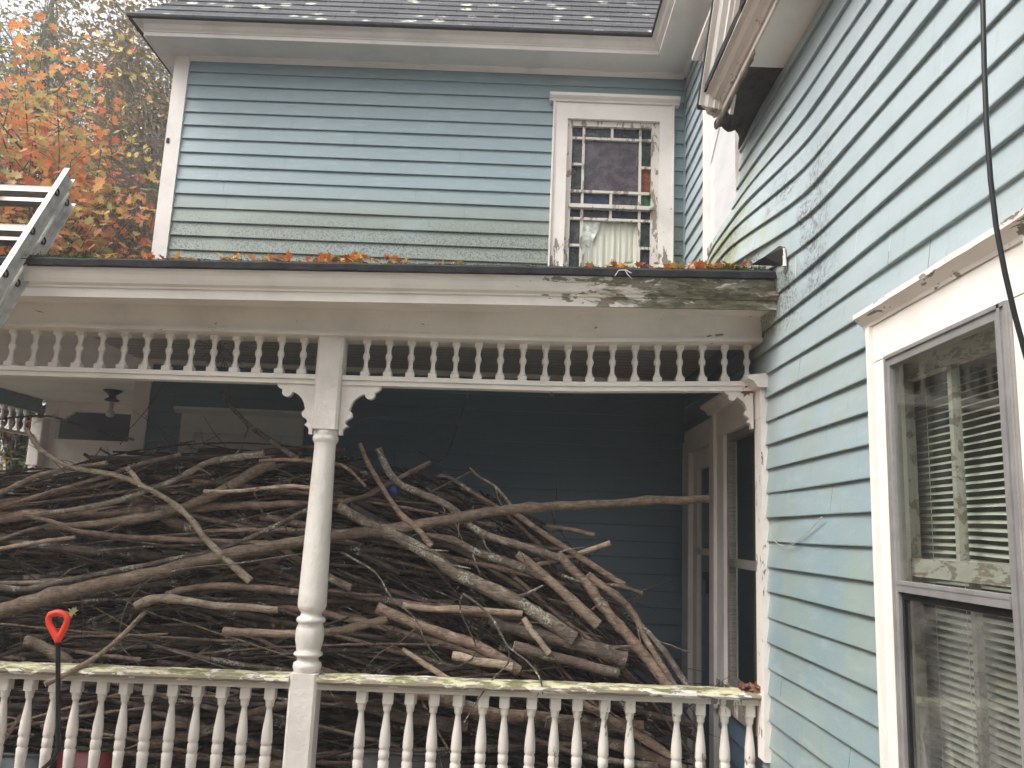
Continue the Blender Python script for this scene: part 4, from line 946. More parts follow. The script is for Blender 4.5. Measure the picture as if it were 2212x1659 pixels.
HERO = [  # points in photo pixels (2212 wide), widths px at the ends, depth at the ends, bark, label, twigs
 ([(-60, 1340), (0, 1318), (167, 1275), (333, 1238), (500, 1197), (660, 1168), (870, 1140), (1100, 1102), (1290, 1089), (1530, 1077)], 33, 17, 4.30, 4.62, 'b_tan', 'long smooth pole reaching across the whole pile to the porch door', 0),
 ([(57, 925), (85, 968), (150, 1008), (240, 1024), (300, 1045), (370, 1085), (415, 1125), (440, 1160), (475, 1195), (540, 1255)], 9, 14, 4.38, 4.36, 'b_pale', 'pale crooked branch crossing the upper left of the pile', 0),
 ([(275, 1010), (292, 1030), (304, 1050)], 9, 11, 4.37, 4.375, 'b_pale', 'short pale stub sticking up from the crooked pale branch', 0),
 ([(100, 1138), (240, 1128), (367, 1106), (480, 1060), (545, 1022), (590, 996)], 14, 27, 4.5, 4.7, 'b_tan', 'thick ridged tan branch rising to the right behind the crooked one', 0),
 ([(0, 1186), (80, 1172), (163, 1160)], 9, 8, 4.42, 4.42, 'b_tan', 'short tan stick entering from the left edge of the pile', 0),
 ([(50, 1113), (110, 1126), (170, 1148), (300, 1162), (450, 1168), (580, 1174)], 9, 13, 4.36, 4.5, 'b_brown', 'bent brown branch running level below the crooked pale one', 1),
 ([(-20, 1262), (43, 1275), (130, 1258), (233, 1237), (367, 1210), (466, 1190), (567, 1150), (665, 1100)], 15, 9, 4.37, 4.5, 'b_lich', 'lichen grey branch curving up just above the long pole', 0),
 ([(293, 1308), (347, 1293), (467, 1308), (600, 1317)], 18, 14, 4.33, 4.4, 'b_pale', 'pale sawn stick with a bent cut end left of the post', 0),
 ([(360, 1284), (400, 1272), (467, 1266), (560, 1270), (645, 1280)], 12, 15, 4.38, 4.42, 'b_brown', 'curved brown branch lying directly on the pale sawn stick', 0),
 ([(483, 1364), (560, 1367), (640, 1369), (740, 1360), (835, 1336)], 17, 15, 4.32, 4.42, 'b_tan', 'tan sawn stick passing behind the post at the level of its vase', 0),
 ([(97, 1479), (187, 1432), (250, 1386), (313, 1322)], 13, 9, 4.02, 4.38, 'b_tan', 'stick poking out over the handrail beside the shovel', 0),
 ([(55, 1385), (95, 1400), (150, 1436)], 22, 26, 4.36, 4.5, 'b_tan', 'stubby log end left of the shovel shaft', 0),
 ([(657, 1195), (560, 1210), (490, 1220), (417, 1226), (333, 1246), (277, 1300), (260, 1356), (262, 1395), (300, 1436)], 3, 2, 4.33, 4.30, 'b_twig', 'long hair thin twig arching over the left pile', 0),
 ([(327, 1608), (433, 1583), (533, 1545), (640, 1515)], 20, 14, 4.4, 4.5, 'b_brown', 'brown branch with a splintered pale end low behind the left balusters', 0),
 ([(283, 1574), (350, 1566), (430, 1570)], 15, 13, 4.42, 4.45, 'b_brown', 'short thick stick behind the left balusters', 0),
 ([(733, 1096), (757, 1110), (837, 1149), (937, 1203), (984, 1239), (1104, 1293), (1170, 1333), (1240, 1378)], 22, 30, 4.48, 4.38, 'b_lich', 'thick lichen covered limb slanting down to the right of the post', 3),
 ([(778, 958), (800, 1010), (860, 1104), (900, 1140), (932, 1180)], 9, 14, 4.5, 4.42, 'b_brown', 'straight brown branch slanting down behind the post top right', 0),
 ([(817, 970), (850, 1034), (900, 1062), (970, 1093), (1037, 1149), (1137, 1183), (1210, 1205)], 14, 17, 4.62, 4.5, 'b_lich', 'lichen crusted branch kinked near the top of the pile', 6),
 ([(920, 1156), (975, 1166), (1037, 1196), (1100, 1216), (1162, 1240)], 12, 20, 4.46, 4.42, 'b_lich', 'lichen branch in the middle of the right pile ending in bare wood', 3),
 ([(1117, 1196), (1187, 1253), (1237, 1299), (1292, 1350)], 17, 24, 4.40, 4.34, 'b_tan', 'tan branch with a rounded broken tip above the right railing', 0),
 ([(1110, 1108), (1204, 1173), (1284, 1223), (1347, 1264)], 12, 14, 4.55, 4.5, 'b_brown', 'straight brown branch along the upper right slope of the pile', 0),
 ([(1180, 1136), (1230, 1143), (1284, 1156)], 10, 9, 4.7, 4.7, 'b_brown', 'short brown stub at the top right of the pile', 0),
 ([(1150, 1222), (1210, 1208), (1270, 1190), (1318, 1172)], 9, 11, 4.6, 4.6, 'b_tan', 'short sawn stub pointing up to the right', 0),
 ([(1205, 1196), (1270, 1266), (1320, 1333), (1370, 1389), (1460, 1500)], 18, 24, 4.5, 4.45, 'b_brown', 'broad split slab leaning down the right end of the pile', 0),
 ([(1270, 1240), (1360, 1315), (1400, 1390), (1470, 1500)], 16, 10, 4.47, 4.4, 'b_brown', 'brown stick leaning beside the split slab', 0),
 ([(1325, 1270), (1375, 1340), (1430, 1400), (1490, 1490)], 9, 14, 4.5, 4.42, 'b_dark', 'dark outermost stick at the right end of the pile', 2),
 ([(1214, 1243), (1270, 1262), (1337, 1266), (1387, 1282)], 6, 9, 4.45, 4.45, 'b_lich', 'thin lichen stick pointing right over the leaning slab', 0),
 ([(815, 1312), (904, 1350), (980, 1376), (1050, 1405), (1120, 1450)], 21, 24, 4.40, 4.50, 'b_brown', 'thick smooth brown log sloping right just past the post', 0),
 ([(977, 1416), (1040, 1430), (1108, 1440)], 17, 18, 4.33, 4.33, 'b_pale', 'stubby sawn log end just above the right handrail', 0),
 ([(1130, 1336), (1155, 1370), (1186, 1412)], 12, 13, 4.32, 4.32, 'b_pale', 'short pale bark stripped stick slanting steeply', 0),
 ([(870, 1308), (940, 1316), (1004, 1316), (1128, 1326)], 12, 14, 4.35, 4.36, 'b_tan', 'mottled level stick right of the post', 0),
 ([(1060, 1336), (1104, 1356), (1237, 1389), (1350, 1425)], 24, 30, 4.45, 4.42, 'b_dark', 'thick dark log pointing right with a tapered end', 2),
 ([(1110, 1396), (1184, 1416), (1260, 1436), (1336, 1454)], 22, 21, 4.42, 4.40, 'b_dark', 'dark log under the tapered one with two white flecks', 0),
 ([(870, 1403), (920, 1436), (970, 1469)], 10, 13, 4.30, 4.22, 'b_tan', 'thin tan stick ending on the right handrail', 0),
 ([(1000, 1282), (994, 1320), (1027, 1389), (1020, 1423), (984, 1440), (944, 1445)], 4, 2, 4.27, 4.27, 'b_twig', 'curling twig hanging above the right handrail', 0),
 ([(1000, 1282), (1037, 1309), (1070, 1346), (1097, 1396), (1137, 1426), (1167, 1466), (1172, 1500)], 6, 3, 4.26, 4.10, 'b_twig', 'long twig bending down over the right handrail', 0),
 ([(1099, 1399), (1097, 1433), (1057, 1476), (1003, 1560)], 4, 2, 4.22, 4.06, 'b_twig', 'forked twig dangling in front of the right balusters', 0),
 ([(737, 1193), (810, 1236), (847, 1293), (897, 1336), (920, 1389), (960, 1435)], 5, 2, 4.30, 4.28, 'b_twig', 'wiry twig falling from the post towards the handrail', 3),
 ([(900, 1355), (860, 1390), (820, 1410), (780, 1456)], 3, 1.5, 4.29, 4.28, 'b_twig', 'feathery twig spreading left over the logs', 5),
 ([(478, 848), (500, 880), (533, 913), (580, 950), (640, 990)], 7, 13, 4.8, 4.6, 'b_dark', 'dark branch rising steeply in front of the back window', 1),
 ([(-30, 909), (50, 900), (110, 900), (180, 920), (240, 938), (290, 950)], 4, 5, 4.9, 4.9, 'b_twig', 'slender branch arching at the top left of the pile', 3),
 ([(-20, 1072), (40, 1046), (83, 1026), (155, 1012), (230, 1000)], 10, 9, 4.42, 4.5, 'b_tan', 'smooth branch curving up from the left edge', 0),
 ([(-20, 1098), (80, 1072), (167, 1046), (233, 1026), (300, 1003), (388, 982)], 10, 8, 4.5, 4.6, 'b_brown', 'brown branch rising gently under the crooked pale one', 0),
 ([(60, 1114), (200, 1094), (300, 1066), (380, 1036), (433, 1006), (480, 992), (570, 980)], 11, 14, 4.46, 4.55, 'b_lich', 'scaly grey branch rising across the upper left pile', 4),
 ([(560, 996), (610, 993), (678, 997), (740, 1004), (790, 1050)], 8, 7, 4.45, 4.5, 'b_brown', 'thin level branch meeting the post near its upper ring', 0),
 ([(440, 1062), (523, 1060), (617, 1050), (672, 1055)], 8, 9, 4.44, 4.45, 'b_pale', 'mottled pale stick just left of the post', 0),
 ([(944, 1030), (970, 1031), (1037, 1073), (1086, 1103)], 8, 9, 4.7, 4.6, 'b_brown', 'brown stick breaking from the top of the right pile', 0),
 ([(1015, 1010), (1034, 1030), (1070, 1050), (1106, 1096)], 4, 8, 4.72, 4.62, 'b_lich', 'lichen flecked stick at the crest of the right pile', 2),
 ([(742, 1085), (790, 1072), (837, 1046), (930, 998)], 12, 9, 4.6, 4.62, 'b_brown', 'brown stick crossing upward behind the kinked lichen branch', 0),
 ([(737, 1510), (800, 1526), (870, 1549), (940, 1560), (1010, 1568)], 22, 24, 4.36, 4.4, 'b_brown', 'thick branch low behind the first balusters right of the post', 0),
 ([(840, 1480), (950, 1508), (1050, 1540), (1130, 1548)], 24, 26, 4.45, 4.5, 'b_brown', 'thick level log behind the middle right balusters', 0),
 ([(1130, 1548), (1270, 1562), (1390, 1572)], 26, 26, 4.47, 4.46, 'b_brown', 'sawn log end behind the right balusters', 0),
 ([(1180, 1560), (1300, 1598), (1400, 1632), (1480, 1665)], 24, 22, 4.4, 4.38, 'b_brown', 'brown log sloping down behind the last balusters', 0),
 ([(1155, 1596), (1237, 1626), (1300, 1640), (1420, 1655)], 8, 12, 4.32, 4.32, 'b_lich', 'lichen branch low behind the right balusters', 2),
 ([(1240, 1510), (1330, 1560), (1460, 1640)], 14, 16, 4.36, 4.36, 'b_tan', 'tan stick crossing the sawn log behind the right balusters', 0),
 ([(733, 935), (760, 920), (790, 903), (850, 900)], 2.5, 1.5, 4.5, 4.6, 'b_twig', 'fine pale twig arching right of the post top', 0),
 ([(905, 975), (960, 990), (1008, 860), (1010, 850)], 2, 1.2, 4.9, 4.9, 'b_twig', 'fine dark twig standing up against the blue wall', 2),
 ([(0, 1606), (22, 1580), (45, 1545)], 10, 8, 4.3, 4.36, 'b_tan', 'short tan stick in the bottom left corner', 0),
]
def hero(pts, w0, w1, y0, y1, bk, label, tw):
    n = len(pts); P = []; xs_ = [0]; cy_ = lambda y: y if y < 4.27 or y > 4.78 else 4.27 + (y - 4.27) * .38; y0, y1 = cy_(y0), cy_(y1)
    for i in range(1, n): xs_.append(xs_[-1] + math.hypot(pts[i][0] - pts[i - 1][0], pts[i][1] - pts[i - 1][1]))
    for i, (a, b) in enumerate(pts): P.append(at(a, b, y0 + (y1 - y0) * xs_[i] / xs_[-1]))
    L = sum((P[i + 1] - P[i]).length for i in range(n - 1))
    path = smooth_path(P, max(8, int(L / .045)))
    r0, r1 = w0 / 2 * y0 / F_PX, w1 / 2 * y1 / F_PX
    o = obj('branch', branch_mesh(path, r0, r1, 10 if max(w0, w1) > 8 else 6, twigs=tw, wob=.25, bk=bk), M[bk])
    tag(o, label, 'branch', 'branches of the brush pile')
for hdef in HERO: hero(*hdef)

def ztop(x, y):
    pts_ = [(-6, 1.75), (-2.9, 1.95), (-2.3, 2.12), (-1.2, 2.18), (-.6, 2.08), (-.1, 1.95), (.35, 1.72), (.6, 1.45), (.85, 1.08), (1.05, .7), (1.3, .3)]
    for i in range(len(pts_) - 1):
        if pts_[i][0] <= x <= pts_[i + 1][0]:
            t = (x - pts_[i][0]) / (pts_[i + 1][0] - pts_[i][0]); z = pts_[i][1] + (pts_[i + 1][1] - pts_[i][1]) * t; break
    else: z = .3
    return z - .16 * max(0, (4.62 - y) / .3)
def rand_branch(ymin, ymax, big, fill=False):
    for _ in range(60):
        y = random.uniform(ymin, ymax); xc = random.uniform(-3.5, .95); zt = ztop(xc, y); zc = random.uniform(.32, zt)
        L = random.uniform(.9, 2.8) if not fill else random.uniform(.6, 2.0)
        base_a = 3 if xc < -1.0 else -3 - 23 * sst(xc, -1.1, .35) * (.45 + .85 * sst(zc, .6, 1.6))
        a = radians(random.gauss(base_a, 9.5)); b = radians(random.gauss(0, 7)); bend = random.gauss(0, .055) * L
        if random.random() < .11: a += radians(random.uniform(-45, 35)); L *= .5
        n = max(7, int(L / .11)); path = []; ok = True
        for i in range(n + 1):
            t = i / n - .5; x = xc + L * t * cos(a); z = zc + L * t * sin(a) + bend * (.25 - t * t) * 2; yy = y + L * t * sin(b)
            yy = max(4.40, min(5.9, yy))
            if x > 1.12 or z < .28 or z > ztop(x, yy) + .03: ok = False; break
            path.append(Vector((x, yy, z)))
        if ok: break
    else: return None
    r = min(.026, max(.005, random.lognormvariate(math.log(.0092), .55))) * (1.15 if big else .9)
    return path, r
groups = [('b_brown', 'plain brown branch buried in the thick of the porch brush pile', .50), ('b_dark', 'dark wet branch buried in the thick of the porch brush pile', .20), ('b_lich', 'grey lichen flecked branch buried in the thick of the porch brush pile', .17), ('b_tan', 'bark stripped tan branch buried in the thick of the porch brush pile', .13)]
cnt = 0
while cnt < 240:
    y0_ = 4.40 if cnt < 130 else 4.50
    rb = rand_branch(y0_, y0_ + (.2 if cnt < 130 else .4), True)
    if not rb: continue
    u = random.random(); k = 0
    while u > groups[k][2] and k < 3: u -= groups[k][2]; k += 1
    path, r = rb; path = smooth_path(path, len(path) * 2)
    if random.random() < .5: path = path[::-1]
    o = obj('branch', branch_mesh(path, r * 1.15, r * .6, 7, twigs=random.choice([0, 0, 1, 2, 3, 4]), wob=.4, bk=groups[k][0]), M[groups[k][0]])
    tag(o, groups[k][1], 'branch', 'branches of the brush pile, ' + groups[k][1].split(' branch')[0]); cnt += 1
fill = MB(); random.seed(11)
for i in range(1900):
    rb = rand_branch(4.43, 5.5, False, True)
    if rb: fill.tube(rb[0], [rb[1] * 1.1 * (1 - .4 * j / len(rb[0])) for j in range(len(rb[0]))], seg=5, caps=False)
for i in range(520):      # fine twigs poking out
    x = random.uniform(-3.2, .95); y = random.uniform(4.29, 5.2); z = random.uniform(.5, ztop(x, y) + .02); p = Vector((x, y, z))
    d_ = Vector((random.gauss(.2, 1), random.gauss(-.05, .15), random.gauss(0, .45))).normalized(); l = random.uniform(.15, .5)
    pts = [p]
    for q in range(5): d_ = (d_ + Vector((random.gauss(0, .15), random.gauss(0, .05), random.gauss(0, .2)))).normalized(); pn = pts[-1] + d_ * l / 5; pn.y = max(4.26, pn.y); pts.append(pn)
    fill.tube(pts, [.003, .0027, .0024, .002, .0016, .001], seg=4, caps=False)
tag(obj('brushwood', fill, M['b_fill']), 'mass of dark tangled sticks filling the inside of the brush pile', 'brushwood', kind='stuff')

# dead twigs caught under the ceiling
mb = MB(); random.seed(5)
for i in range(26):
    p = at(random.uniform(440, 500), random.uniform(735, 775), 4.75); d_ = Vector((random.gauss(0, 1), 0, random.gauss(0, .5))).normalized(); pts = [p]
    for q in range(5): d_ = (d_ + Vector((random.gauss(0, .45), random.gauss(0, .2), random.gauss(-.05, .4)))).normalized(); pts.append(pts[-1] + d_ * .025)
    mb.tube(pts, .0022, seg=4, caps=False)
pA, pB = at(480, 770, 4.75), at(500, 868, 4.78); mb.tube([pA, (pA + pB) / 2 + Vector((.01, 0, 0)), pB], .003, seg=5)
tag(obj('dead_twigs', mb, M['b_dark']), 'clump of dead twigs caught below the porch ceiling left of the post', 'twigs')

# ================================================================== LEAVES
OUT = [(0, -.5), (.06, -.18), (.42, -.30), (.30, -.10), (.52, .10), (.26, .12), (.30, .30), (.10, .24), (0, .55), (-.10, .24), (-.30, .30), (-.26, .12), (-.52, .10), (-.30, -.10), (-.42, -.30), (-.06, -.18)]
def leaf(mb, c, size, rot=None, m=None):
    if rot is None: rot = Matrix.Rotation(random.uniform(0, 2 * pi), 3, 'Z') @ Matrix.Rotation(random.uniform(-1.3, 1.3), 3, 'X') @ Matrix.Rotation(random.uniform(0, 2 * pi), 3, 'Z')
    cur = random.uniform(-.25, .25); vs = [rot @ Vector((x * size, y * size, cur * size * (x * x + y * y) * 2)) + c for (x, y) in OUT]; vs.append(rot @ Vector((0, 0, -.03 * size)) + c)
    N = len(OUT); mb.add(vs, [(N, k, (k + 1) % N) for k in range(N)], m)
def simple_leaf(mb, c, s, rot=None, m=None, asp=.5):
    if rot is None: rot = Matrix.Rotation(random.uniform(0, 2 * pi), 3, 'Z') @ Matrix.Rotation(random.uniform(-1.5, 1.5), 3, 'X') @ Matrix.Rotation(random.uniform(0, 2 * pi), 3, 'Z')
    vs = [rot @ Vector(p) * s + c for p in ((-.5, 0, 0), (0, -asp / 2, .06), (.5, 0, 0), (0, asp / 2, -.04))]; mb.add(vs, [(0, 1, 2, 3)], m)

# litter along the edge of the porch roof
random.seed(21); mb = MB(); ms = MB()
def roofz(x, y): return 3.0 + sagE(x) + (y - 3.775) * .1974
spots = [(-2.1, -1.55, 26, .5), (-1.5, -.55, 75, 1.0), (-.45, -.30, 5, .6), (-1.0, -.72, 26, 1.6), (.30, .62, 22, .7), (.62, .9, 20, .5), (.80, 1.10, 60, 1.1)]
for (a, b, n_, hgt) in spots:
    for i in range(n_):
        x = random.uniform(a, b); y = random.uniform(3.78, 3.95); leaf(mb, Vector((x, y, roofz(x, y) + .012 + random.uniform(0, .026) * hgt)), random.uniform(.03, .068))
for i in range(260): x = random.uniform(-2.7, 1.1); y = random.uniform(4.0, 5.9); leaf(mb, Vector((x, y, roofz(x, y) + .02)), random.uniform(.04, .07))
tag(obj('fallen_leaves', mb, M['litter']), 'orange fallen leaves scattered along the edge of the porch roof', 'leaves', kind='stuff')
def mosspatch(mb, x0, x1, y0, y1, n_, h):
    for i in range(n_):
        x = random.uniform(x0, x1); y = random.uniform(y0, y1); z = roofz(x, y); r = random.uniform(.006, .016)
        c = Vector((x, y, z)); hh = h * random.uniform(.4, 1)
        for q in range(5): simple_leaf(mb, c + Vector((random.gauss(0, r), random.gauss(0, r * .5), abs(random.gauss(0, hh * .5)))), random.uniform(.008, .018), m=None, asp=.35)
mosspatch(ms, -2.6, -2.05, 3.775, 3.85, 420, .022); mosspatch(ms, -2.05, .9, 3.772, 3.80, 260, .008); mosspatch(ms, .93, 1.22, 3.78, 3.88, 420, .030)
tag(obj('moss', ms, M['moss']), 'green moss growing on the lip of the porch roof', 'moss', kind='stuff')
# twig scrap on the roof lip
mb = MB(); mb.tube([at(1328, 597, 3.75), at(1336, 584, 3.76), at(1352, 583, 3.76), at(1364, 590, 3.75)], .0022, seg=5); mb.tube([at(1350, 583, 3.76), at(1356, 593, 3.745), at(1366, 603, 3.745)], .002, seg=5)
tag(obj('twig', mb, M['porcelain']), 'small bleached twig hooked over the porch roof edge below the stained glass window', 'twig')
# leaves on the handrail end, on the bracket
mb = MB()
for i in range(34): p = at(random.uniform(1596, 1656), 1494, 4.17); leaf(mb, Vector((p.x, random.uniform(4.11, 4.2), 1.045 + abs(random.gauss(0, .014)))), random.uniform(.03, .06))
tag(obj('leaf_pile', mb, M['brownlit']), 'little heap of russet leaves on the right end of the handrail', 'leaves', kind='stuff')
mb = MB(); leaf(mb, at(1615, 845, 4.145), .075, Matrix.Rotation(pi / 2, 3, 'X') @ Matrix.Rotation(.4, 3, 'Z') @ Matrix.Rotation(.25, 3, 'X'))
tag(obj('dry_leaf', mb, M['brownlit']), 'single dark red leaf stuck to the bracket beside the side wall', 'leaf')
mb = MB(); leaf(mb, at(1536, 442, 5.3), .06); leaf(mb, at(1540, 455, 5.3), .04)
mb = MB()
for i in range(900):
    x = random.uniform(-1.1, .7); y = random.uniform(4.22, 4.6); leaf(mb, Vector((x, y, .26 + random.uniform(0, .16))), random.uniform(.05, .09))
for i in range(120):
    x = random.uniform(-2.9, .8); y = random.uniform(4.29, 4.6); z = random.uniform(.5, ztop(x, y)); leaf(mb, Vector((x, y, z)), random.uniform(.02, .05))
tag(obj('leaf_litter', mb, M['brownlit']), 'brown dead leaves drifted on the porch floor under the brush', 'leaves', kind='stuff')
for (px_, py_, lab) in ((1192, 1143, 'tan dead leaf caught near the top right of the brush pile'), (1391, 1401, 'orange leaf caught between the leaning slabs'), (895, 1457, 'small orange leaf beside the twig on the right handrail')):
    mb = MB(); leaf(mb, at(px_, py_, 4.36), .045); tag(obj('dry_leaf', mb, M['litter']), lab, 'leaf')
mb = MB(); leaf(mb, at(157, 1322, 4.26), .06, Matrix.Rotation(pi / 2 - .3, 3, 'X') @ Matrix.Rotation(1, 3, 'Z')); tag(obj('dry_leaf', mb, M['shrub']), 'yellow green leaf peeking out behind the red shovel grip', 'leaf')

# ================================================================== TREES
def tree(name, label, cat, base_, trunk_h, r, crown_fn, nlimb, lm, leaves, group='trees beyond the house', bark_='b_trunk', seed=1, lean=(0, 0)):
    random.seed(seed); t = thing(name, label, cat, base_, group); mb = MB(); B = Vector(base_)
    tp = [B + Vector((lean[0] * k / 8 + .06 * random.uniform(-1, 1), lean[1] * k / 8, trunk_h * k / 8)) for k in range(9)]
    mb.tube(smooth_path(tp, 24), [r * (1 - .75 * i / 24) for i in range(25)], seg=9); tips = []
    for q in range(nlimb):
        k = random.uniform(.22, 1); p = tp[min(7, int(k * 8))].lerp(tp[min(8, int(k * 8) + 1)], (k * 8) % 1)
        c = crown_fn(); d_ = c - p; pts = [p + d_ * s_ + Vector((random.gauss(0, .06), random.gauss(0, .06), random.gauss(0, .06) + .1 * sin(s_ * pi))) * d_.length * .3 for s_ in (0.01, .25, .5, .75, 1)]; pts[0] = p
        rr = r * .28 * random.uniform(.5, 1); mb.tube(smooth_path(pts, 10), [max(.004, rr * (1 - .85 * i / 8)) for i in range(9)], seg=5, caps=False); tips += pts[2:]
        for _ in range(3):
            a = random.choice(pts[1:]); e = a + Vector((random.gauss(0, .3), random.gauss(0, .3), random.gauss(.05, .25))); mb.tube([a, (a + e) / 2 + Vector((0, 0, .04)), e], [.008, .005, .002], seg=4, caps=False); tips.append(e)
    obj('trunk', mb, M[bark_], t); cm = MB(); leaves(cm, tips); obj('crown', cm, M[lm], t); return t

# orange maple close behind the porch roof
def at_box(x0, x1, y0, y1, Y0, Y1):
    return lambda: at(random.uniform(x0, x1), random.uniform(y0, y1), random.uniform(Y0, Y1))
def maple_leaves(n_, size):
    def f(mb, tips):
        for i in range(n_):
            p = random.choice(tips) + Vector((random.gauss(0, .20), random.gauss(0, .28), random.gauss(0, .16)))
            if p.y < 9.5 and p.z < 3.6: continue
            leaf(mb, p, random.uniform(.6, 1.1) * size)
    return f
def maple_crown():
    while True:
        x = random.uniform(-260, 330); y = random.uniform(60, 640)
        if x > 235 and y < 430: continue
        if y < 140 and x > 180: continue
        if x > 120 and y < 250 and random.random() < .6: continue
        return at(x, y, random.uniform(8.0, 10.5))
def maple_low():
    return at(random.uniform(-160, 345), random.uniform(470, 640) if random.random() < .75 else random.uniform(330, 480), random.uniform(9.8, 11.0))
b0 = at(95, 600, 10.1)
tree('maple_tree', 'orange and gold maple in autumn leaf just beyond the porch roof', 'tree', (b0.x, 10.1, 0), 6.0, .09, maple_crown, 74, 'maple', maple_leaves(6000, .145), seed=3)
b1 = at(10, 600, 10.4)
tree('maple_tree', 'low maple boughs with large orange and gold leaves right above the porch roof edge', 'tree', (b1.x, 10.4, 0), 4.4, .05, maple_low, 46, 'maple', maple_leaves(1500, .20), seed=4)
# yellow spray higher up
tree('yellow_tree', 'thin tree with scattered yellow leaves at the roof corner', 'tree', (-4.6, 11.5, 0), 7.5, .06, at_box(230, 420, -60, 130, 11, 12.5), 18, 'yellow', maple_leaves(120, .14), seed=8)
# evergreens further back
def fir_leaves(n_, spread=.28, ln=.16):
    def f(mb, tips):
        for i in range(n_):
            p = random.choice(tips) + Vector((random.gauss(0, spread), random.gauss(0, spread), random.gauss(0, spread * .6))); d0 = Vector((random.gauss(0, 1), random.gauss(0, 1), random.gauss(-.15, .3))).normalized()
            side = d0.cross(Vector((0, 0, 1))).normalized()
            for k in range(9):
                a = p + d0 * ln * k / 9
                for s_ in (1, -1):
                    e = a + (side * s_ * .8 + d0 * .6 + Vector((0, 0, random.uniform(-.3, .3)))).normalized() * ln * .38; q = Vector((0, 0, .005)) + d0 * .008
                    mb.add([a - q, a + q, e], [(0, 1, 2)])
    return f
def fir_crown(px0, px1, Yc, ztp, zb, wmax):
    c0 = at((px0 + px1) / 2, 500, Yc).x
    def f():
        z = zb + (ztp - zb) * random.random() ** 1.2; w_ = wmax * (1 - (z - zb) / (ztp - zb)) ** .7 + .2; a = random.uniform(0, 2 * pi); rr = w_ * sqrt(random.random())
        return Vector((c0 + rr * cos(a), Yc + rr * sin(a), z))
    return f, c0
for (pxa, Yc, ht, wm, nl, nf, sd_, lab) in ((40, 15.5, 12.5, 2.2, 120, 3000, 31, 'tall dark evergreen at the far left behind the maple'), (215, 17.5, 13, 2.3, 130, 3200, 32, 'dark evergreen between the maple and the house corner'), (340, 14.5, 10.0, 1.7, 90, 2400, 33, 'evergreen with greenish needles right against the corner board'), (-120, 18, 14, 2.6, 90, 2400, 34, 'evergreen at the left edge of the view'), (262, 10.3, at(262, 425, 10.3).z, .6, 60, 1700, 36, 'young low fir seen beneath the maple boughs')):
    f_, c0 = fir_crown(pxa, pxa, Yc, ht, 1.2, wm)
    tree('evergreen_tree', lab, 'tree', (c0, Yc, 0), ht, .14, f_, nl, 'fir', fir_leaves(nf, .3, .24), seed=sd_)
# russet broadleaf tree behind, and bare bush near the corner
def small_leaves(n_, s_, sp=.3):
    def f(mb, tips):
        for i in range(n_): simple_leaf(mb, random.choice(tips) + Vector((random.gauss(0, sp), random.gauss(0, sp), random.gauss(0, sp))), random.uniform(.6, 1.2) * s_)
    return f
tree('russet_tree', 'loose olive and russet tree rising above the house corner', 'tree', (-5.4, 13.0, 0), 9.5, .10, at_box(120, 420, -150, 420, 12.5, 14.5), 80, 'rusty', small_leaves(11000, .13, .30), seed=41)
tree('russet_tree', 'thin brownish tree in the upper left corner of the view', 'tree', (-9.5, 16.0, 0), 11, .12, at_box(-150, 200, -150, 330, 15.5, 17.0), 70, 'rusty', small_leaves(3200, .15, .36), seed=42)
random.seed(51); bt = thing('bare_bush', 'leafless grey twiggy bush close to the white corner board', 'bush', (-4.2, 9.8, 0), 'trees beyond the house'); mb = MB()
for i in range(48):
    p = Vector((-4.6 + random.gauss(0, .35), 9.9 + random.gauss(0, .3), 1.5)); e = at(random.uniform(225, 400), random.uniform(280, 440), random.uniform(9.6, 10.1)); pts = [p.lerp(e, s_) + Vector((random.gauss(0, .07), 0, random.gauss(0, .07))) for s_ in (0, .3, .6, .8, 1)]
    mb.tube(smooth_path(pts, 12), [.014 * (1 - .8 * k / 12) for k in range(13)], seg=4, caps=False)
    for q in range(6):
        a = random.choice(pts[2:]); d_ = Vector((random.gauss(0, 1), random.gauss(0, .4), random.gauss(0, .8))).normalized(); l = random.uniform(.15, .5)
        mb.tube([a, a + d_ * l * .5 + Vector((0, 0, .03)), a + d_ * l], [.006, .0045, .002], seg=4, caps=False)
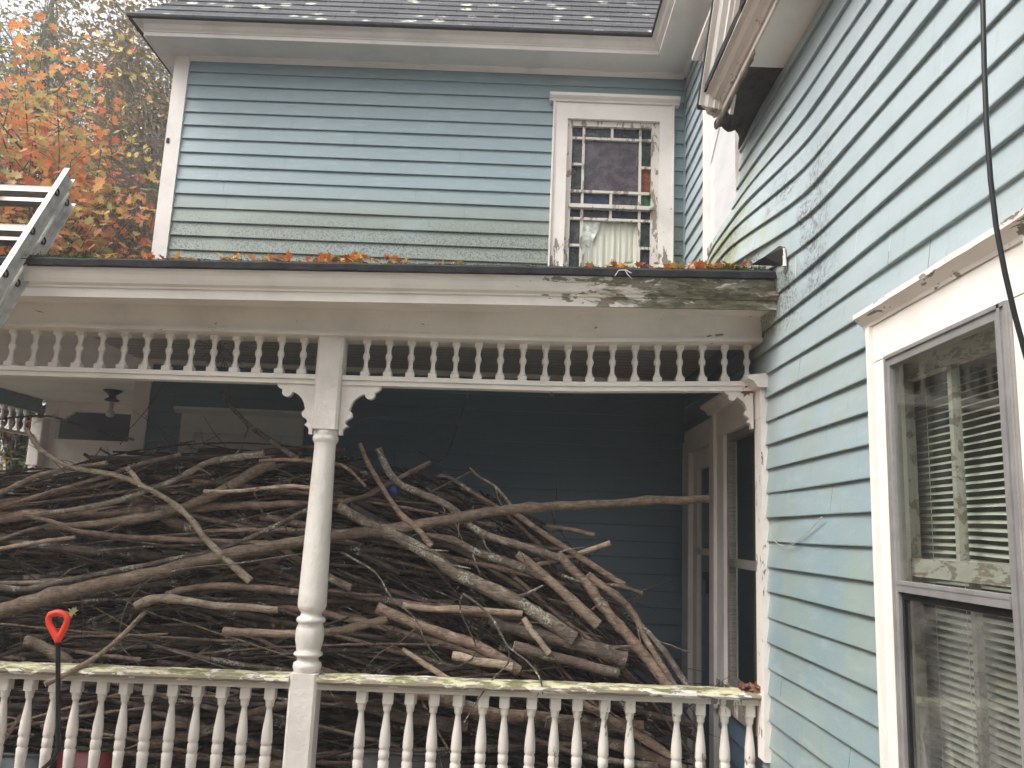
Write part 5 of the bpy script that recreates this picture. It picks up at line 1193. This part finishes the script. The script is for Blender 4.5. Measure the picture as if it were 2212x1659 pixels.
for i in range(5):
    p = Vector((-4.5 + i * .1, 9.9, 0)); mb.tube([p, p + Vector((random.gauss(0, .1), 0, 1.6))], [.03, .02], seg=6)
obj('stems', mb, M['b_bush'], bt)
# shrubs seen through the left end of the porch
random.seed(61)
for i, (x, y, h, lab) in enumerate(((-6.6, 9.6, 2.6, 'leafy shrub seen through the left end of the porch, nearest'), (-8.4, 11.5, 3.2, 'yellowing shrub farther back at the left end of the porch'), (-6.2, 12.6, 2.8, 'low shrub behind the porch end frame'))):
    s_ = thing('shrub', lab, 'shrub', (x, y, 0), 'shrubs beside the porch'); mb = MB(); st = MB()
    for k in range(14):
        e = Vector((x + random.gauss(0, .6), y + random.gauss(0, .5), random.uniform(.5, 1) * h)); st.tube([Vector((x, y, 0)), (Vector((x, y, 0)) + e) / 2 + Vector((0, 0, .2)), e], [.02, .012, .004], seg=5, caps=False)
        for q in range(130): simple_leaf(mb, e + Vector((random.gauss(0, .38), random.gauss(0, .38), random.gauss(0, .38))), random.uniform(.05, .10))
    obj('stems', st, M['b_twig'], s_); obj('leaves', mb, M['shrub'], s_)
# unseen woods added behind the viewer to keep the porch dark
random.seed(71); mb = MB()
for i in range(15000):
    a = radians(random.uniform(150, 395)); rr = random.uniform(15, 19); z = random.random() ** 1.1 * (10 + 2.5 * sin(a * 5) + 1.5 * sin(a * 13))
    simple_leaf(mb, Vector((rr * cos(a), rr * sin(a), z)), random.uniform(.5, 1.1), asp=.8)
tag(obj('woods_blocker', mb, M['woods']), 'unseen band of brown and green woods added to block low sky', 'woods', kind='stuff')

# ================================================================== haze volume added to stand for lens veil
mb = MB(); mb.box(-60, 60, -45, 60, -1, 40)
hz = NT('haze'); hz.n.remove(hz.b); pv = hz.n.new('ShaderNodeVolumePrincipled'); pv.inputs['Color'].default_value = (.93, .92, .93, 1); pv.inputs['Density'].default_value = .0065; pv.inputs['Anisotropy'].default_value = .2
hz.l.new(pv.outputs[0], hz.out.inputs['Volume']); tag(obj('haze', mb, hz.m), 'thin pale haze volume added to stand for lens veil', 'haze', kind='stuff')
